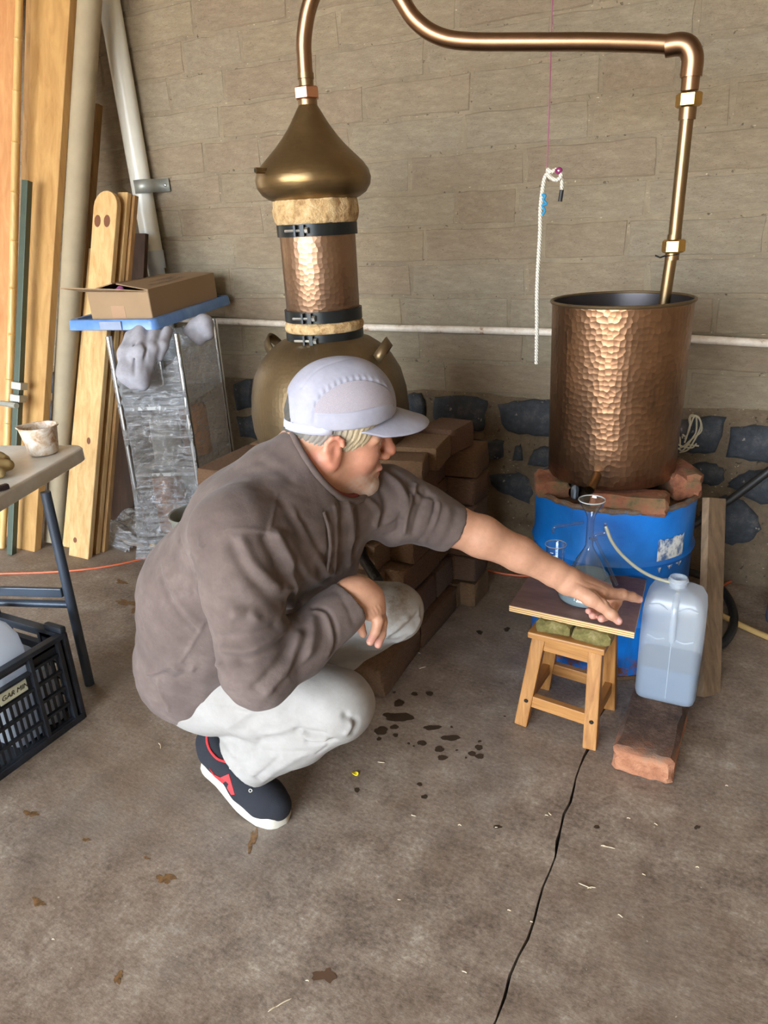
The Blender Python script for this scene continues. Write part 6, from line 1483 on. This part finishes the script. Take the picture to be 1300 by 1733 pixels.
# brim
b = MB(); nA, nR = 28, 8
for i in range(nA+1):
    a = (-1+2*i/nA)*1.22
    for j in range(nR+1):
        q = j/nR; ex_ = .082*(math.cos(a*.92)**.75) if abs(a) < 1.57 else 0
        x0_, y0_ = .008+.096*math.cos(a), .085*math.sin(a)
        x = x0_+ex_*q*(.97); y = y0_*(1+.04*q*(1-abs(a)/1.3)); z = .046+.010*math.cos(a)-.020*q*math.cos(a)-.30*max(0, abs(y)-.02)**1.3*1.6
        b.v.append(hp_(x, y, z))
for i in range(nA):
    for j in range(nR): b.f.append((i*(nR+1)+j, (i+1)*(nR+1)+j, (i+1)*(nR+1)+j+1, i*(nR+1)+j+1))
bo = b.build('brim', M['nylon'], co, True, angle=0); sm_ = bo.modifiers.new('thick', 'SOLIDIFY'); sm_.thickness = .0035; sm_.offset = 0
# back strap
st = MB(); arcp = []
for i in range(9):
    a = math.radians(-100-i*11); arcp.append(hp_(.006+.099*math.cos(a), .0850*math.sin(a), .040-.0028*i))
M['whitetab'] = plain('pale strap', srgb(186, 188, 204), .6)
for p in arcp: st.v += [p-hu*.009, p+hu*.009]
for i in range(8): st.f.append((2*i, 2*i+2, 2*i+3, 2*i+1))
so_ = st.build('back_strap', M['whitetab'], co, True); sm_ = so_.modifiers.new('thick', 'SOLIDIFY'); sm_.thickness = .003
# ================================================================== STAINS AND CRUMBS ON THE FLOOR
t = NT('wet drip stain'); t.set(Base__Color=srgb(66, 52, 40), Roughness=.4); M['drip'] = t.m
t = NT('orange spill'); v = t.co('Object'); t.col(t.ramp(t.noise(v, 90, 4), [(.35, srgb(92, 70, 48)), (.6, srgb(136, 100, 62))])); t.set(Roughness=.5); M['spill'] = t.m
M['pale'] = plain('pale cement splash', srgb(148, 142, 134), .9, var=.15, nscale=60)
g = random.Random(23)
def blob(u, v, rx, ry, mat, name='stain', rag=.25, rot=0.0):
    n = 22; ph = [g.uniform(0, 6) for _ in range(4)]; P = []
    for i in range(n):
        a = 2*pi*i/n; k = 1+rag*(math.sin(2*a+ph[3])*.6+math.sin(3*a+ph[0])*.5+math.sin(5*a+ph[1])*.4+math.sin(8*a+ph[2])*.3)
        x, y = rx*k*math.cos(a), ry*k*math.sin(a); P.append(fl(u+x*math.cos(rot)-y*math.sin(rot), v+x*math.sin(rot)+y*math.cos(rot), .0008))
    b = MB(); b.v += P; b.f.append(tuple(range(n))); return b.build(name, mat, fb)
drips = [(293, 70, 15, 10), (367, 68, 17, 12), (217, 115, 24, 18), (225, 185, 62, 22), (170, 175, 30, 14), (130, 250, 34, 20), (195, 232, 20, 12), (200, 272, 12, 10), (380, 235, 42, 12), (470, 285, 44, 15), (330, 310, 22, 13), (415, 340, 25, 14), (430, 382, 22, 14), (575, 362, 18, 13), (612, 375, 20, 14), (608, 332, 20, 13), (612, 302, 9, 6), (475, 232, 7, 5), (318, 512, 13, 9), (342, 573, 15, 11), (700, 720, 20, 9), (1185, 720, 14, 9), (12, 540, 14, 11), (500, 345, 7, 4), (545, 382, 6, 5), (265, 312, 8, 5), (195, 62, 8, 6), (290, 325, 6, 4), (120, 290, 12, 9), (735, 180, 6, 4), (850, 1000, 0, 0)]
for x, y, a, b_ in drips:
    if a: blob(600+x/2.889, 1150+y/2.889, a/2.889, b_/2.889, M['drip'], 'drip_stain', .16)
for u, v in ((858, 1065), (812, 1070), (940, 1075), (1180, 1400)): blob(u, v, 5, 3.5, M['drip'], 'drip_stain')
for u, v, a, b_ in ((427, 1422, 5, 20), (280, 1487, 14, 8), (65, 1527, 13, 5), (200, 1655, 7, 9), (52, 1377, 10, 5), (215, 1020, 16, 5), (228, 1033, 7, 4), (205, 985, 7, 4), (248, 1452, 5, 2), (145, 1421, 6, 3), (1040, 1345, 0, 0)):
    if a: blob(u, v, a, b_, M['spill'], 'spill_stain', .5, .2)
blob(550, 1651, 17, 12, plain('brown smear', srgb(96, 70, 50), .7), 'spill_stain', .4)
# crumbs: pale chips of wood and a yellow petal
M['chip'] = plain('pale wood chip', srgb(206, 190, 160), .8)
chips = [(1030, 1434, 22, .2), (1022, 1432, 10, .1), (990, 1499, 24, .4), (1001, 1503, 14, -.1), (1110, 1395, 7, .5), (1064, 1385, 6, .2), (931, 1377, 7, .8), (925, 1380, 6, .3), (778, 1397, 6, .1), (676, 1522, 6, 0), (862, 1541, 6, .2), (1050, 1550, 10, .6), (480, 1697, 30, -.5), (460, 1708, 16, -.6), (786, 1645, 9, .4), (840, 1400, 5, 0), (700, 1380, 8, .3), (645, 1290, 12, .1), (760, 1033, 9, .5), (715, 1130, 12, -.3), (708, 1105, 8, .2), (90, 1590, 5, 0), (1180, 1468, 6, .2), (1230, 1330, 5, .1), (270, 1262, 10, 1.2), (900, 1560, 5, .3), (520, 1660, 6, .2), (1090, 1480, 6, .4)]
for u, v, L, a in chips:
    p, q = fl(u-L/2*math.cos(a), v-L/2*math.sin(a), .0025), fl(u+L/2*math.cos(a), v+L/2*math.sin(a), .0025); m_ = (p+q)/2+Vector((g.uniform(-.002, .002), g.uniform(-.002, .002), .001))
    tag(MB().tube(smoothpath([p, m_, q], 3), [.0005]+[.0011]*5+[.0005], 5).build('wood_chip', M['chip'], None, True, origin=(p+q)/2), 'tiny pale wood chip lying on the concrete floor', 'chip', 'chips on the floor')
p = fl(601, 1309, .002); tag(MB().prism([p+Vector((.010*math.cos(a), .006*math.sin(a), .002*math.sin(2*a))) for a in [2*pi*i/10 for i in range(10)]], (0, 0, .0015)).build('petal', plain('yellow petal', srgb(238, 212, 40), .6), None, origin=p), 'bright yellow petal on the floor beside the near knee', 'petal')
clean_tags()
